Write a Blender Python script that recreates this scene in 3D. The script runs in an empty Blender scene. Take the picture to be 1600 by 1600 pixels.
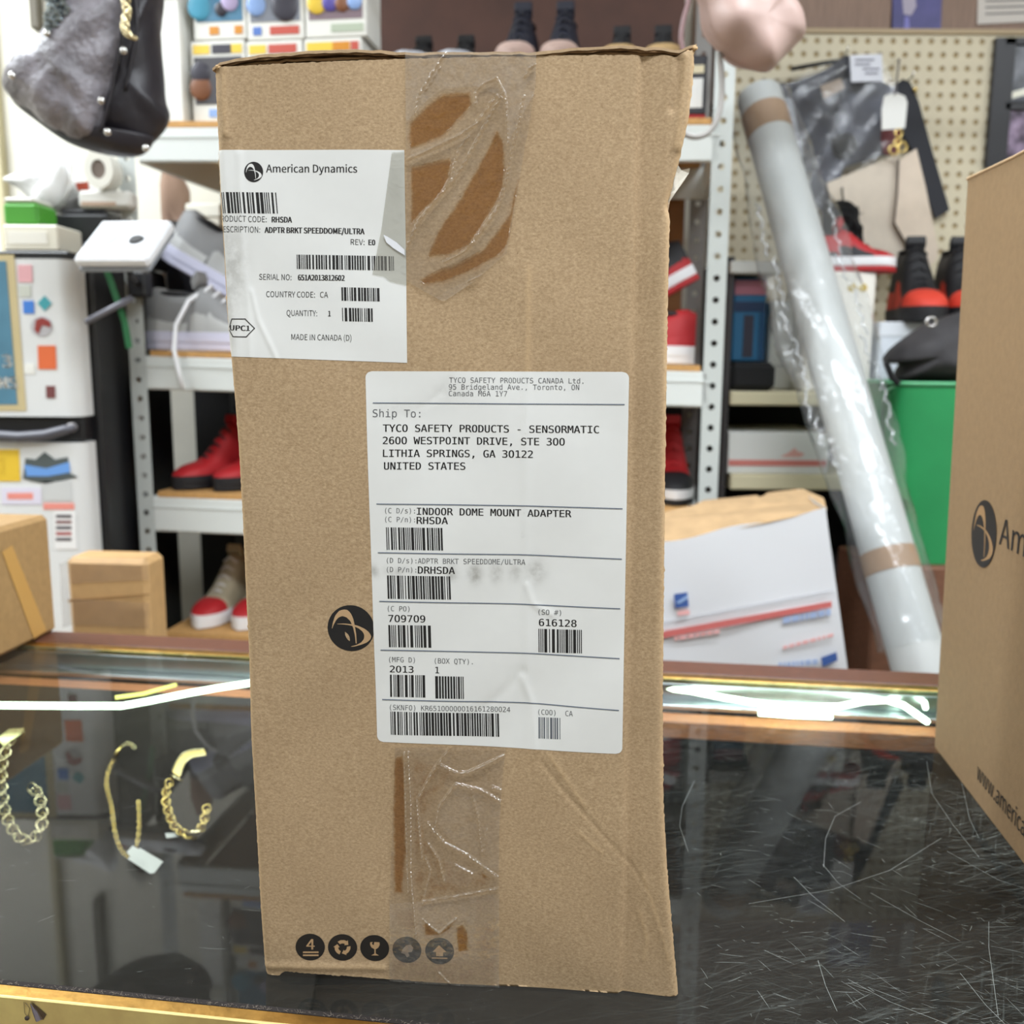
import bpy, bmesh, math, random, os
import numpy as np
from mathutils import Vector, Matrix
from math import sin, cos, pi, radians

random.seed(7)
S = bpy.context.scene
COL = S.collection

# ------------------------------------------------------------------ camera
CZ = 1.374                      # lens height; the counter glass is at z = 1.0
PITCH, ROLL, F = radians(9.3), radians(0.4), 1477.0
_f = Vector((0, cos(PITCH), -sin(PITCH)))
_r = Vector((1, 0, 0)) * cos(ROLL) + Vector((0, sin(PITCH), cos(PITCH))) * sin(ROLL)
_u = _r.cross(_f)
CAMLOC = Vector((0, 0, CZ))
cd = bpy.data.cameras.new('camera')
cam = bpy.data.objects.new('camera', cd)
COL.objects.link(cam)
cam.matrix_world = Matrix(((_r.x, _u.x, -_f.x, 0), (_r.y, _u.y, -_f.y, 0), (_r.z, _u.z, -_f.z, CZ), (0, 0, 0, 1)))
cd.sensor_fit = 'HORIZONTAL'
cd.sensor_width = 26.0
cd.lens = 26.0 * F / 1600
cd.clip_start = 0.01
cd.dof.use_dof = True
cd.dof.focus_distance = 0.535
cd.dof.aperture_fstop = 24.0 / 3.7
S.camera = cam

# ------------------------------------------------------------------ light and exposure
S.view_settings.view_transform = 'Standard'
S.view_settings.look = 'None'
S.view_settings.gamma = 1.0
S.view_settings.use_curve_mapping = False
S.view_settings.exposure = 0.0
try:
    S.cycles.use_denoising = True
    S.cycles.max_bounces = 10
    S.cycles.transparent_max_bounces = 24
    S.cycles.caustics_reflective = False
    S.cycles.caustics_refractive = False
    S.cycles.sample_clamp_indirect = 6.0
except Exception:
    pass
wd = bpy.data.worlds.new('world')
S.world = wd
wd.use_nodes = True
wd.node_tree.nodes['Background'].inputs[0].default_value = (0.9, 0.95, 1, 1)
wd.node_tree.nodes['Background'].inputs[1].default_value = 0.25

def ceiling_tube_or_fill(x, y, sx, sy, power):
    l = bpy.data.lights.new('ceiling_tube_or_fill_light', 'AREA')
    l.shape = 'RECTANGLE'; l.size = sx; l.size_y = sy; l.energy = power
    l.color = (0.88, 0.94, 1.0)
    o = bpy.data.objects.new('ceiling_tube_or_fill_light', l)
    o.location = (x, y, 2.74); COL.objects.link(o)

for x, y, power in ((-1.9, -1.6, 7), (0.4, -1.6, 10), (1.9, -1.6, 8), (-1.9, -.12, 11), (0.35, -.12, 38), (1.9, -.12, 12), (-2.1, 1.0, 34), (-1.7, 1.75, 42), (0.5, .75, 27), (1.9, .75, 23)):  # the rearmost lamp is an added fill that brightens the left wall
    ceiling_tube_or_fill(x, y, 1.2, 0.22, power)

# ------------------------------------------------------------------ pixel helpers: a sight line of the photograph met with a real plane
def ray(px, py):
    return _f + _r * ((px - 800) / F) - _u * ((py - 800) / F)

def onz(px, py, z):
    d = ray(px, py); return CAMLOC + d * ((z - CZ) / d.z)

def W(px, py, Y):
    d = ray(px, py); return CAMLOC + d * (Y / d.y)

def onpl(px, py, p0, n):
    d = ray(px, py); return CAMLOC + d * ((p0 - CAMLOC).dot(n) / d.dot(n))

# ------------------------------------------------------------------ materials
def lin(c):
    return tuple(((v / 255) / 12.92 if v / 255 <= 0.04045 else ((v / 255 + 0.055) / 1.055) ** 2.4) for v in c) + (1,)

_mats = {}
def M(name, rgb, rough=0.6, metal=0.0, noise=0.0, nscale=60, bump=0.0, bscale=200, stretch=None, spec=0.5, rgb2=None, emit=0, alpha=None, coat=0):
    if name in _mats: return _mats[name]
    m = bpy.data.materials.new(name); _mats[name] = m
    m.use_nodes = True
    nt = m.node_tree; b = nt.nodes['Principled BSDF']
    b.inputs['Base Color'].default_value = lin(rgb)
    b.inputs['Roughness'].default_value = rough
    b.inputs['Metallic'].default_value = metal
    b.inputs['Specular IOR Level'].default_value = spec
    if coat: b.inputs['Coat Weight'].default_value = coat
    if emit:
        b.inputs['Emission Color'].default_value = lin(rgb); b.inputs['Emission Strength'].default_value = emit
    if noise or bump:
        tc = nt.nodes.new('ShaderNodeTexCoord'); mp = nt.nodes.new('ShaderNodeMapping')
        nt.links.new(tc.outputs['Object'], mp.inputs[0])
        if stretch: mp.inputs['Scale'].default_value = stretch
    if noise:
        n = nt.nodes.new('ShaderNodeTexNoise'); n.inputs['Scale'].default_value = nscale; n.inputs['Detail'].default_value = 5
        nt.links.new(mp.outputs[0], n.inputs['Vector'])
        mx = nt.nodes.new('ShaderNodeMix'); mx.data_type = 'RGBA'
        c = lin(rgb)
        mx.inputs[6].default_value = tuple(max(0, v * (1 - noise)) for v in c[:3]) + (1,)
        mx.inputs[7].default_value = lin(rgb2) if rgb2 else tuple(min(1, v * (1 + noise)) for v in c[:3]) + (1,)
        rp = nt.nodes.new('ShaderNodeMapRange'); rp.inputs[1].default_value = 0.3; rp.inputs[2].default_value = 0.7
        nt.links.new(n.outputs[0], rp.inputs[0]); nt.links.new(rp.outputs[0], mx.inputs[0])
        nt.links.new(mx.outputs[2], b.inputs['Base Color'])
    if bump:
        n2 = nt.nodes.new('ShaderNodeTexNoise'); n2.inputs['Scale'].default_value = bscale; n2.inputs['Detail'].default_value = 4
        nt.links.new(mp.outputs[0], n2.inputs['Vector'])
        bp = nt.nodes.new('ShaderNodeBump'); bp.inputs['Strength'].default_value = bump; bp.inputs['Distance'].default_value = 0.004
        nt.links.new(n2.outputs[0], bp.inputs['Height']); nt.links.new(bp.outputs[0], b.inputs['Normal'])
    return m

def clear_mat(name, tint, haze, haze_col, rough=0.1, f0=0.05, bump=0.0, bscale=60):
    """thin clear film: transparent + a little milky diffuse + Schlick gloss (same from both sides)"""
    m = bpy.data.materials.new(name); _mats[name] = m; m.use_nodes = True
    nt = m.node_tree; N = nt.nodes; L = nt.links
    N.remove(N['Principled BSDF']); out = N['Material Output']
    tr = N.new('ShaderNodeBsdfTransparent'); tr.inputs[0].default_value = tint
    df = N.new('ShaderNodeBsdfDiffuse'); df.inputs[0].default_value = haze_col
    gl = N.new('ShaderNodeBsdfGlossy'); gl.inputs['Roughness'].default_value = rough
    m1 = N.new('ShaderNodeMixShader'); m1.inputs[0].default_value = haze
    L.new(tr.outputs[0], m1.inputs[1]); L.new(df.outputs[0], m1.inputs[2])
    m2 = N.new('ShaderNodeMixShader'); L.new(m1.outputs[0], m2.inputs[1]); L.new(gl.outputs[0], m2.inputs[2])
    geo = N.new('ShaderNodeNewGeometry')
    dt = N.new('ShaderNodeVectorMath'); dt.operation = 'DOT_PRODUCT'
    L.new(geo.outputs['Incoming'], dt.inputs[0])
    if bump:
        tc = N.new('ShaderNodeTexCoord'); n2 = N.new('ShaderNodeTexNoise'); n2.inputs['Scale'].default_value = bscale
        L.new(tc.outputs['Object'], n2.inputs['Vector'])
        bp = N.new('ShaderNodeBump'); bp.inputs['Strength'].default_value = bump; bp.inputs['Distance'].default_value = 0.004
        L.new(n2.outputs[0], bp.inputs['Height']); L.new(bp.outputs[0], gl.inputs['Normal']); L.new(bp.outputs[0], dt.inputs[1])
    else:
        L.new(geo.outputs['Normal'], dt.inputs[1])
    ab = N.new('ShaderNodeMath'); ab.operation = 'ABSOLUTE'; L.new(dt.outputs['Value'], ab.inputs[0])
    om = N.new('ShaderNodeMath'); om.operation = 'SUBTRACT'; om.inputs[0].default_value = 1; L.new(ab.outputs[0], om.inputs[1])
    pw = N.new('ShaderNodeMath'); pw.operation = 'POWER'; pw.inputs[1].default_value = 5; L.new(om.outputs[0], pw.inputs[0])
    ma = N.new('ShaderNodeMath'); ma.operation = 'MULTIPLY_ADD'; ma.inputs[1].default_value = 1 - f0; ma.inputs[2].default_value = f0
    ma.use_clamp = True
    L.new(pw.outputs[0], ma.inputs[0]); L.new(ma.outputs[0], m2.inputs[0])
    L.new(m2.outputs[0], out.inputs[0])
    return m, m1, tr, df

# ------------------------------------------------------------------ mesh building
ORIG = {}

def tag(o, label=None, cat=None, group=None, kind=None):
    if label: o['label'] = label
    if cat: o['category'] = cat
    if group: o['group'] = group
    if kind: o['kind'] = kind
    return o

def thing(name, label, cat, loc=(0, 0, 0), rz=0, group=None):
    o = bpy.data.objects.new(name, None); COL.objects.link(o)
    o.empty_display_size = 0.02
    o.location = loc; o.rotation_euler = (0, 0, rz)
    ORIG[o.name] = Vector(loc) if rz == 0 else None
    return tag(o, label, cat, group)

def dup(root, loc, rot=None, label=None, group=None):
    def cp(o, par):
        c = o.copy(); COL.objects.link(c)
        if par: c.parent = par
        ORIG[c.name] = ORIG.get(o.name)
        for ch in list(o.children): cp(ch, c)
        return c
    r = cp(root, None); r.location = loc
    if rot is not None: r.rotation_euler = rot
    if label: r['label'] = label
    if group: r['group'] = group
    return r

class MB:
    def __init__(s): s.v = []; s.f = []; s.mi = []
    def add(s, vs, fs, mi=0):
        k = len(s.v); s.v += [tuple(p) for p in vs]
        for f in fs: s.f.append(tuple(i + k for i in f)); s.mi.append(mi)
    def frame(s, o, ex, ey, ez, mi=0, bev=0):
        """box from a corner and three edge vectors"""
        o, ex, ey, ez = map(Vector, (o, ex, ey, ez))
        if bev:
            b = bev; lx, ly, lz = ex.length, ey.length, ez.length
            b = min(b, lx * .45, ly * .45, lz * .45)
            c = o + (ex + ey + ez) / 2
            ux, uy, uz = ex / lx, ey / ly, ez / lz
            vs = []; idx = {}
            for sx in (-1, 1):
                for sy in (-1, 1):
                    for sz in (-1, 1):
                        for a in range(3):
                            h = [lx / 2 - b, ly / 2 - b, lz / 2 - b]; h[a] += b
                            idx[(sx, sy, sz, a)] = len(vs)
                            vs.append(c + ux * h[0] * sx + uy * h[1] * sy + uz * h[2] * sz)
            fs = []
            for a in range(3):
                for sg in (-1, 1):
                    q = []
                    for (p, r) in ((-1, -1), (1, -1), (1, 1), (-1, 1)):
                        k = [0, 0, 0]; k[a] = sg; k[(a + 1) % 3] = p; k[(a + 2) % 3] = r
                        q.append(idx[(*k, a)])
                    fs.append(q if sg > 0 else q[::-1])
            for a in range(3):
                b1, c1 = (a + 1) % 3, (a + 2) % 3
                for p in (-1, 1):
                    for r in (-1, 1):
                        def kk(t, w):
                            k = [0, 0, 0]; k[a] = t; k[b1] = p; k[c1] = r
                            return idx[(*k, w)]
                        q = [kk(-1, b1), kk(1, b1), kk(1, c1), kk(-1, c1)]
                        fs.append(q if p * r < 0 else q[::-1])
            for sx in (-1, 1):
                for sy in (-1, 1):
                    for sz in (-1, 1):
                        q = [idx[(sx, sy, sz, a)] for a in range(3)]
                        fs.append(q if sx * sy * sz > 0 else q[::-1])
            s.add(vs, fs, mi); return s
        v = [o, o + ex, o + ex + ey, o + ey, o + ez, o + ex + ez, o + ex + ey + ez, o + ey + ez]
        s.add(v, [(0, 3, 2, 1), (4, 5, 6, 7), (0, 1, 5, 4), (1, 2, 6, 5), (2, 3, 7, 6), (3, 0, 4, 7)], mi); return s
    def box(s, x0, y0, z0, x1, y1, z1, mi=0, bev=0):
        return s.frame((x0, y0, z0), (x1 - x0, 0, 0), (0, y1 - y0, 0), (0, 0, z1 - z0), mi, bev)
    def tube(s, path, r, n=8, closed=False, mi=0):
        P = [Vector(p) for p in path]; m = len(P); R = r if isinstance(r, (list, tuple)) else [r] * m
        vs = []; up = None
        for i, p in enumerate(P):
            a = P[(i - 1) % m] if closed or i else P[i]; b = P[(i + 1) % m] if closed or i < m - 1 else P[i]
            t = (b - a).normalized()
            if up is None:
                up = Vector((0, 0, 1)) if abs(t.z) < .9 else Vector((1, 0, 0))
            x = t.cross(up).normalized(); up = x.cross(t).normalized()
            for k in range(n):
                an = 2 * pi * k / n; vs.append(p + x * cos(an) * R[i] + up * sin(an) * R[i])
        fs = []
        for i in range(m if closed else m - 1):
            j = (i + 1) % m
            for k in range(n):
                k2 = (k + 1) % n; fs.append((i * n + k, j * n + k, j * n + k2, i * n + k2))
        if not closed:
            fs.append(tuple(range(n))); fs.append(tuple((m - 1) * n + k for k in range(n))[::-1])
        s.add(vs, fs, mi); return s
    def ell(s, c, rx, ry, rz, nu=14, nv=8, mi=0):
        c = Vector(c); vs = [c + Vector((0, 0, -rz))]
        for j in range(1, nv):
            th = -pi / 2 + pi * j / nv
            for i in range(nu):
                vs.append(c + Vector((rx * cos(th) * cos(2 * pi * i / nu), ry * cos(th) * sin(2 * pi * i / nu), rz * sin(th))))
        vs.append(c + Vector((0, 0, rz))); fs = []
        for i in range(nu):
            fs.append((0, 1 + (i + 1) % nu, 1 + i)); e = 1 + (nv - 2) * nu
            fs.append((e + i, e + (i + 1) % nu, len(vs) - 1))
        for j in range(nv - 2):
            for i in range(nu):
                a = 1 + j * nu; fs.append((a + i, a + (i + 1) % nu, a + nu + (i + 1) % nu, a + nu + i))
        s.add(vs, fs, mi); return s
    def grid(s, P, mi=0):
        """P[j][i] -> points; rows j, columns i"""
        h, w = len(P), len(P[0]); vs = [p for r in P for p in r]
        s.add(vs, [(j * w + i, j * w + i + 1, (j + 1) * w + i + 1, (j + 1) * w + i) for j in range(h - 1) for i in range(w - 1)], mi); return s
    def prism(s, pts, back, mi=0):
        """polygon extruded along the vector back"""
        P = [Vector(p) for p in pts]; n = len(P); b = Vector(back)
        vs = P + [p + b for p in P]
        s.add(vs, [tuple(range(n)), tuple(range(n, 2 * n))[::-1]] + [(i, (i + 1) % n + 0, (i + 1) % n + n, i + n) for i in range(n)], mi); return s
    def build(s, name, mats, parent=None, smooth=False, label=None, cat=None, group=None, kind=None, base=None, local=False):
        V = np.array(s.v, dtype=np.float64).reshape(-1, 3)
        loc = None
        if parent is not None:
            org = Vector((0, 0, 0)) if local or ORIG.get(parent.name) is None else ORIG[parent.name]
        else:
            org = Vector(base) if base is not None else Vector(((V[:, 0].min() + V[:, 0].max()) / 2, (V[:, 1].min() + V[:, 1].max()) / 2, V[:, 2].min()))
            if local: org = Vector((0, 0, 0))
            loc = org
        V = V - np.array(org)
        me = bpy.data.meshes.new(name)
        me.from_pydata(V.tolist(), [], s.f)
        if not isinstance(mats, (list, tuple)): mats = [mats]
        for m in mats: me.materials.append(m)
        if len(mats) > 1: me.polygons.foreach_set('material_index', s.mi)
        if smooth: me.polygons.foreach_set('use_smooth', [True] * len(me.polygons))
        bm = bmesh.new(); bm.from_mesh(me); bmesh.ops.recalc_face_normals(bm, faces=bm.faces); bm.to_mesh(me); bm.free()
        if smooth == 'auto':
            me.set_sharp_from_angle(angle=radians(40))
        me.update()
        o = bpy.data.objects.new(name, me); COL.objects.link(o)
        if parent is not None: o.parent = parent; ORIG[o.name] = ORIG.get(parent.name)
        else: o.location = loc; ORIG[o.name] = Vector(loc)
        return tag(o, label, cat, group, kind)

def pxbox(mb, x0, y0, x1, y1, Y, depth, mi=0, bev=0.0):
    """box whose front face lies at distance Y and spans the given picture rectangle"""
    a, b = W(x0, (y0 + y1) / 2, Y), W(x1, (y0 + y1) / 2, Y)
    t, u = W((x0 + x1) / 2, y0, Y), W((x0 + x1) / 2, y1, Y)
    return mb.box(a.x, Y, u.z, b.x, Y + depth, t.z, mi, bev)

def plate(mb, pts, Y, depth, mi=0):
    return mb.prism([W(x, y, Y) for x, y in pts], (0, depth, 0), mi)

def pillow(mb, pts, Y, T, rings=7, wr=0.0, wf=40, seed=0, sub=4, mi=0, back=None):
    """a stuffed shape: closed outline (smoothed) blown up to thickness T"""
    n = len(pts); out = []
    for i in range(n):
        p0, p1, p2, p3 = (Vector(pts[(i + k) % n] + (0,)) for k in (-1, 0, 1, 2))
        for k in range(sub):
            t = k / sub
            q = 0.5 * ((2 * p1) + (p2 - p0) * t + (2 * p0 - 5 * p1 + 4 * p2 - p3) * t * t + (3 * p1 - p0 - 3 * p2 + p3) * t ** 3)
            out.append(W(q.x, q.y, Y))
    c = sum(out, Vector()) / len(out); m = len(out)
    rnd = random.Random(seed); ph = [rnd.uniform(0, 6.28) for _ in range(8)]
    def w(p): return wr * (sin(p.x * wf + ph[0] + 2 * sin(p.z * wf * .6 + ph[1])) + .6 * sin(p.z * wf * 1.4 + ph[2] + 2.5 * sin(p.x * wf * .8 + ph[3])))
    for sg, TT in ((-1, T), (1, T if back is None else back)):
        vs = []
        for r in range(rings, 0, -1):
            k = sin(r / rings * pi / 2) if rings > 3 else r / rings
            for p in out:
                q = c + (p - c) * k; q = q + Vector((0, sg * TT * math.sqrt(max(0, 1 - k ** 2.4)), 0))
                if r < rings: q.y += w(q)
                vs.append(q)
        vs.append(c + Vector((0, sg * TT, 0)))
        fs = []
        for r in range(rings - 1):
            for i in range(m):
                j = (i + 1) % m; fs.append((r * m + i, r * m + j, (r + 1) * m + j, (r + 1) * m + i))
        e = (rings - 1) * m
        for i in range(m): fs.append((e + i, e + (i + 1) % m, len(vs) - 1))
        mb.add(vs, fs, mi)
    return mb

def perforated(mb, o, ex, ey, nx, ny, r, seg=8, mi=0):
    """sheet of nx x ny cells, each with a round hole of radius r"""
    o, ex, ey = Vector(o), Vector(ex), Vector(ey)
    cx, cy = ex / nx, ey / ny; ux, uy = ex.normalized(), ey.normalized()
    for j in range(ny):
        for i in range(nx):
            p = o + cx * i + cy * j; c = p + (cx + cy) / 2
            ring = [c + ux * r * cos(2 * pi * (k + .5) / seg) + uy * r * sin(2 * pi * (k + .5) / seg) for k in range(seg)]
            hx, hy = cx / 2, cy / 2
            outer = []
            for k in range(seg):
                a = 2 * pi * (k + .5) / seg; dx, dy = cos(a), sin(a); q = 1 / max(abs(dx), abs(dy))
                outer.append(c + hx * max(-1, min(1, dx * q)) + hy * max(-1, min(1, dy * q)))
            cn = [c + hx + hy, c - hx + hy, c - hx - hy, c + hx - hy]
            vs = ring + outer + cn; fs = []
            for k in range(seg):
                fs.append((k, (k + 1) % seg, seg + (k + 1) % seg, seg + k))
            for q in range(4):
                k = (seg // 8) + q * seg // 4 - 1 if seg == 8 else 0
                fs.append((seg + k % seg, seg + (k + 1) % seg, 2 * seg + q))
            mb.add(vs, fs, mi)
    return mb

# ------------------------------------------------------------------ lettering
_fonts = {}
def font(fn):
    if fn not in _fonts:
        f = None
        try:
            for root in (bpy.utils.system_resource('DATAFILES', path='fonts'),):
                p = os.path.join(root, fn) if root else ''
                if p and os.path.exists(p): f = bpy.data.fonts.load(p)
        except Exception:
            f = None
        _fonts[fn] = f
    return _fonts[fn]
MONO, SANS = 'DejaVuSansMono.woff2', 'Noto Sans CJK Regular.woff2'
_caps = {}
def text_mesh(txt, fn, bold=0.0):
    c = bpy.data.curves.new('txt', 'FONT'); c.body = txt; c.size = 1.0; c.resolution_u = 3
    f = font(fn)
    if f: c.font = f
    o = bpy.data.objects.new('txt', c); COL.objects.link(o)
    me = bpy.data.meshes.new_from_object(o)
    v = [tuple(p.co) for p in me.vertices]; fs = [tuple(p.vertices) for p in me.polygons]
    bpy.data.objects.remove(o); bpy.data.curves.remove(c); bpy.data.meshes.remove(me)
    if bold:                                    # heavier stroke: the outline laid down three times, slightly shifted
        n = len(v); base_v, base_f = v, fs; v, fs = list(v), list(fs)
        for k, (dx, dy) in enumerate(((bold, bold * .3), (bold * 2, 0))):
            v += [(p[0] + dx, p[1] + dy, p[2]) for p in base_v]; fs += [tuple(i + n * (k + 1) for i in f) for f in base_f]
    return v, fs

class Face:
    """a flat panel in space with its own coordinates (metres along it) and an optional relief"""
    def __init__(s, a, b, relief=None):
        s.o = Vector(a); s.ex = (Vector(b) - s.o).normalized(); s.ey = Vector((0, 0, 1))
        s.n = s.ex.cross(s.ey).normalized(); s.relief = relief
    def uv(s, px, py):
        q = onpl(px, py, s.o, s.n) - s.o; return np.array((q.dot(s.ex), q.dot(s.ey)))
    def pt(s, u, v, h=0.0):
        r = s.relief(np.array([u]), np.array([v]))[0] if s.relief else 0.0
        return s.o + s.ex * u + s.ey * v + s.n * (h + r)
    def pts(s, U, V, H=0.0):
        r = s.relief(U, V) if s.relief else np.zeros_like(U)
        h = r + H
        return (np.array(s.o)[None, :] + U[:, None] * np.array(s.ex) + V[:, None] * np.array(s.ey) + h[:, None] * np.array(s.n))
    def text(s, mb, txt, fn, x0, y0, x1, y1, cap, bold=0.0, h=0.00035, mi=0):
        v, fs = text_mesh(txt, fn, bold)
        if not v: return
        if (fn, bold) not in _caps:
            hv, _ = text_mesh('H', fn, bold); _caps[(fn, bold)] = max(p[1] for p in hv)
        ch = _caps[(fn, bold)]
        xs = [p[0] for p in v]; xa, xb = min(xs), max(xs)
        A = s.uv(x0, y0); B = s.uv(x1, y1); Cc = s.uv(x0, y0 - cap) - A; Cd = s.uv(x1, y1 - cap) - B
        Q = np.array(v); t = (Q[:, 0] - xa) / (xb - xa); k = Q[:, 1] / ch
        P = A[None] * (1 - t)[:, None] + B[None] * t[:, None] + k[:, None] * (Cc[None] * (1 - t)[:, None] + Cd[None] * t[:, None])
        if s.clip is not None: P[:, 0] = np.maximum(P[:, 0], s.clip(P[:, 1]))
        mb.add(s.pts(P[:, 0], P[:, 1], h).tolist(), fs, mi)
    clip = None
    def quad(s, mb, c, h=0.00035, n=3, nx=1, mi=0):
        """bilinear patch on four picture corners TL TR BR BL"""
        c = [s.uv(*p) for p in c]
        U = []; V = []
        for j in range(n + 1):
            for i in range(nx + 1):
                a, b = i / nx, j / n
                p = (c[0] * (1 - a) + c[1] * a) * (1 - b) + (c[3] * (1 - a) + c[2] * a) * b
                U.append(p[0]); V.append(p[1])
        P = s.pts(np.array(U), np.array(V), h).tolist()
        w = nx + 1
        mb.add(P, [(j * w + i, j * w + i + 1, (j + 1) * w + i + 1, (j + 1) * w + i) for j in range(n) for i in range(nx)], mi)
    def poly(s, mb, pts, h=0.00035, mi=0):
        U = np.array([s.uv(*p) for p in pts])
        mb.add(s.pts(U[:, 0], U[:, 1], h).tolist(), [tuple(range(len(pts)))], mi)
    def barcode(s, mb, x0, y0, x1, y1, seed, dens=None, slope=0.012, lean=0.0, mi=0):
        r = random.Random(seed); pos = 0; bars = []
        total = dens or int((x1 - x0) / 1.05)
        while pos < total:
            w = r.choice((1, 1, 1, 2, 2, 3)); g = r.choice((1, 1, 1, 2))
            bars.append((pos, min(pos + w, total))); pos += w + g
        end = bars[-1][1]
        for a, b in bars:
            xa, xb = x0 + (x1 - x0) * a / end, x0 + (x1 - x0) * b / end
            ya, yb = slope * (xa - x0), slope * (xb - x0); dl = lean
            s.quad(mb, ((xa, y0 + ya), (xb, y0 + yb), (xb + dl, y1 + yb), (xa + dl, y1 + ya)), n=3, mi=mi)

def interp(poly, q, axis=1):
    a = np.array(poly, float); o = np.argsort(a[:, axis], kind='stable'); return np.interp(q, a[o, axis], a[o, 1 - axis])

def inside(px, py, poly):
    px = np.asarray(px); py = np.asarray(py); r = np.zeros(px.shape, bool); n = len(poly)
    for i in range(n):
        x1, y1 = poly[i]; x2, y2 = poly[(i + 1) % n]
        c = ((y1 > py) != (y2 > py)) & (px < (x2 - x1) * (py - y1) / ((y2 - y1) or 1e-9) + x1); r ^= c
    return r

def pdist(px, py, poly):
    d = np.full(np.shape(px), 1e9)
    for (x1, y1), (x2, y2) in zip(poly[:-1], poly[1:]):
        dx, dy = x2 - x1, y2 - y1; t = np.clip(((px - x1) * dx + (py - y1) * dy) / (dx * dx + dy * dy + 1e-12), 0, 1)
        d = np.minimum(d, np.hypot(px - x1 - t * dx, py - y1 - t * dy))
    return d

# ------------------------------------------------------------------ shared materials
WHITE = M('white_paint', (226, 225, 218), .55)
CARD = M('cardboard', (180, 152, 118), .85, noise=.10, nscale=260, bump=.12, bscale=700)
CARD2 = M('cardboard_warm', (172, 138, 92), .6, noise=.08, nscale=120)
CARDIN = M('cardboard_inside', (150, 116, 78), .9, noise=.15, nscale=150)
FLUTE = M('cardboard_flute', (128, 96, 62), .9, noise=.25, nscale=300)
PAPER = M('label_paper', (236, 236, 232), .5, noise=.02, nscale=300)
INK = M('print_ink', (26, 25, 26), .55)
INKL = M('print_ink_light', (92, 93, 96), .6)
RULE = M('print_rule', (105, 116, 132), .6)
BLACK = M('black_plastic', (22, 22, 25), .4)
BLACKM = M('black_matt', (14, 14, 16), .8)
STEEL = M('rack_enamel', (216, 220, 217), .42)
STEELD = M('rack_post_enamel', (192, 197, 194), .42)
TANBOARD = M('particle_board', (196, 150, 92), .8, noise=.15, nscale=200)
BRASS = M('brass', (250, 226, 160), .55, metal=1.0, noise=.12, nscale=40, bump=.05, bscale=300, stretch=(1, 1, 1))
BRASSD = M('brass_worn', (196, 152, 82), .38, metal=1.0, noise=.2, nscale=70, bump=.06, bscale=200)
GOLD = M('gold', (222, 196, 126), .22, metal=1.0)
PALEGOLD = M('pale_gold', (222, 208, 168), .2, metal=1.0)
SILVER = M('silver', (208, 206, 204), .22, metal=1.0)
DARKWOOD = M('rail_wood', (104, 66, 50), .45, noise=.3, nscale=30, stretch=(2, 30, 30))

# ------------------------------------------------------------------ room
def slab(name, x0, y0, z0, x1, y1, z1, mat):
    return MB().box(x0, y0, z0, x1, y1, z1).build(name, mat, kind='structure')
FLOORM = M('floor_vinyl', (120, 112, 100), .5, noise=.1, nscale=8)
WALLM = M('wall_cream', (232, 228, 214), .7, noise=.02, nscale=20)
slab('floor', -3, -2.6, -.1, 3, 2.62, 0, FLOORM)
slab('ceiling', -3, -2.6, 2.8, 3, 2.62, 2.9, M('ceiling_white', (225, 224, 218), .8))
slab('wall_left', -3.1, -2.6, 0, -3, 2.6, 2.8, WALLM)
slab('wall_right', 3, -2.6, 0, 3.1, 2.6, 2.8, WALLM)
slab('wall_front', -3, -2.7, 0, 3, -2.6, 2.8, M('wall_shop', (170, 160, 146), .7))
bw = slab('wall_back', -3, 2.5, 0, 3, 2.6, 2.8, WALLM)
YB = 2.5
# wood panelling boards above the pegboard, on the right half of the back wall
PANEL = M('panel_wood', (142, 116, 100), .5, noise=.14, nscale=14, stretch=(14, 1, 1.2))
x0 = W(1085, 20, YB - .05).x
for i, w in enumerate((.15, .33, .41, .41, .41)):
    MB().box(x0 + .003, YB - .05, 1.99, x0 + w - .003, YB, 2.8, bev=.003).build('panel_board', PANEL, bw)
    x0 += w
# narrow trim strips on the cream wall, left
dk = M('trim_dark', (92, 86, 72), .6)
a, b = W(48, 20, YB - .02), W(62, 20, YB - .02)
MB().box(a.x, YB - .03, W(50, 46, YB - .02).z, b.x, YB, 2.6, bev=.003).build('trim_1', dk, kind='structure')
a, b = W(-2, 300, YB - .02), W(9, 300, YB - .02)
MB().box(a.x, YB - .03, .3, b.x, YB, 2.7, bev=.003).build('trim_2', M('trim_cream', (196, 186, 150), .6), kind='structure')

# pegboard: a perforated sheet standing off the wall
YP = 2.36
pa, pb = W(1128, 52, YP), W(1600, 46, YP)
px0, px1, pz1 = pa.x, 2.0, pa.z
PITCH_P = 18.6 * YP / F
nx, nz = int((px1 - px0) / PITCH_P), 34
pz0 = pz1 - nz * PITCH_P
mb = perforated(MB(), (px0, YP, pz0), (nx * PITCH_P, 0, 0), (0, 0, nz * PITCH_P), nx, nz, .0052 * 1.35)
PEG = M('pegboard_cream', (208, 198, 172), .55, noise=.03, nscale=30)
peg = thing('pegboard', 'cream pegboard full of round holes on the back wall', 'pegboard', ((px0 + px1) / 2, YP + .03, pz0))
mb.build('perforated_sheet', PEG, peg)
MB().box(px0, YP + .0025, pz0, px0 + nx * PITCH_P, YP + .03, pz1).build('backing_board', M('pegboard_back', (168, 148, 112), .8), peg)
MB().box(px0 - .004, YP - .006, pz1, px0 + nx * PITCH_P, YP + .06, pz1 + .012, bev=.002).build('top_edge', M('pegboard_edge', (178, 158, 128), .6), peg)

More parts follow.
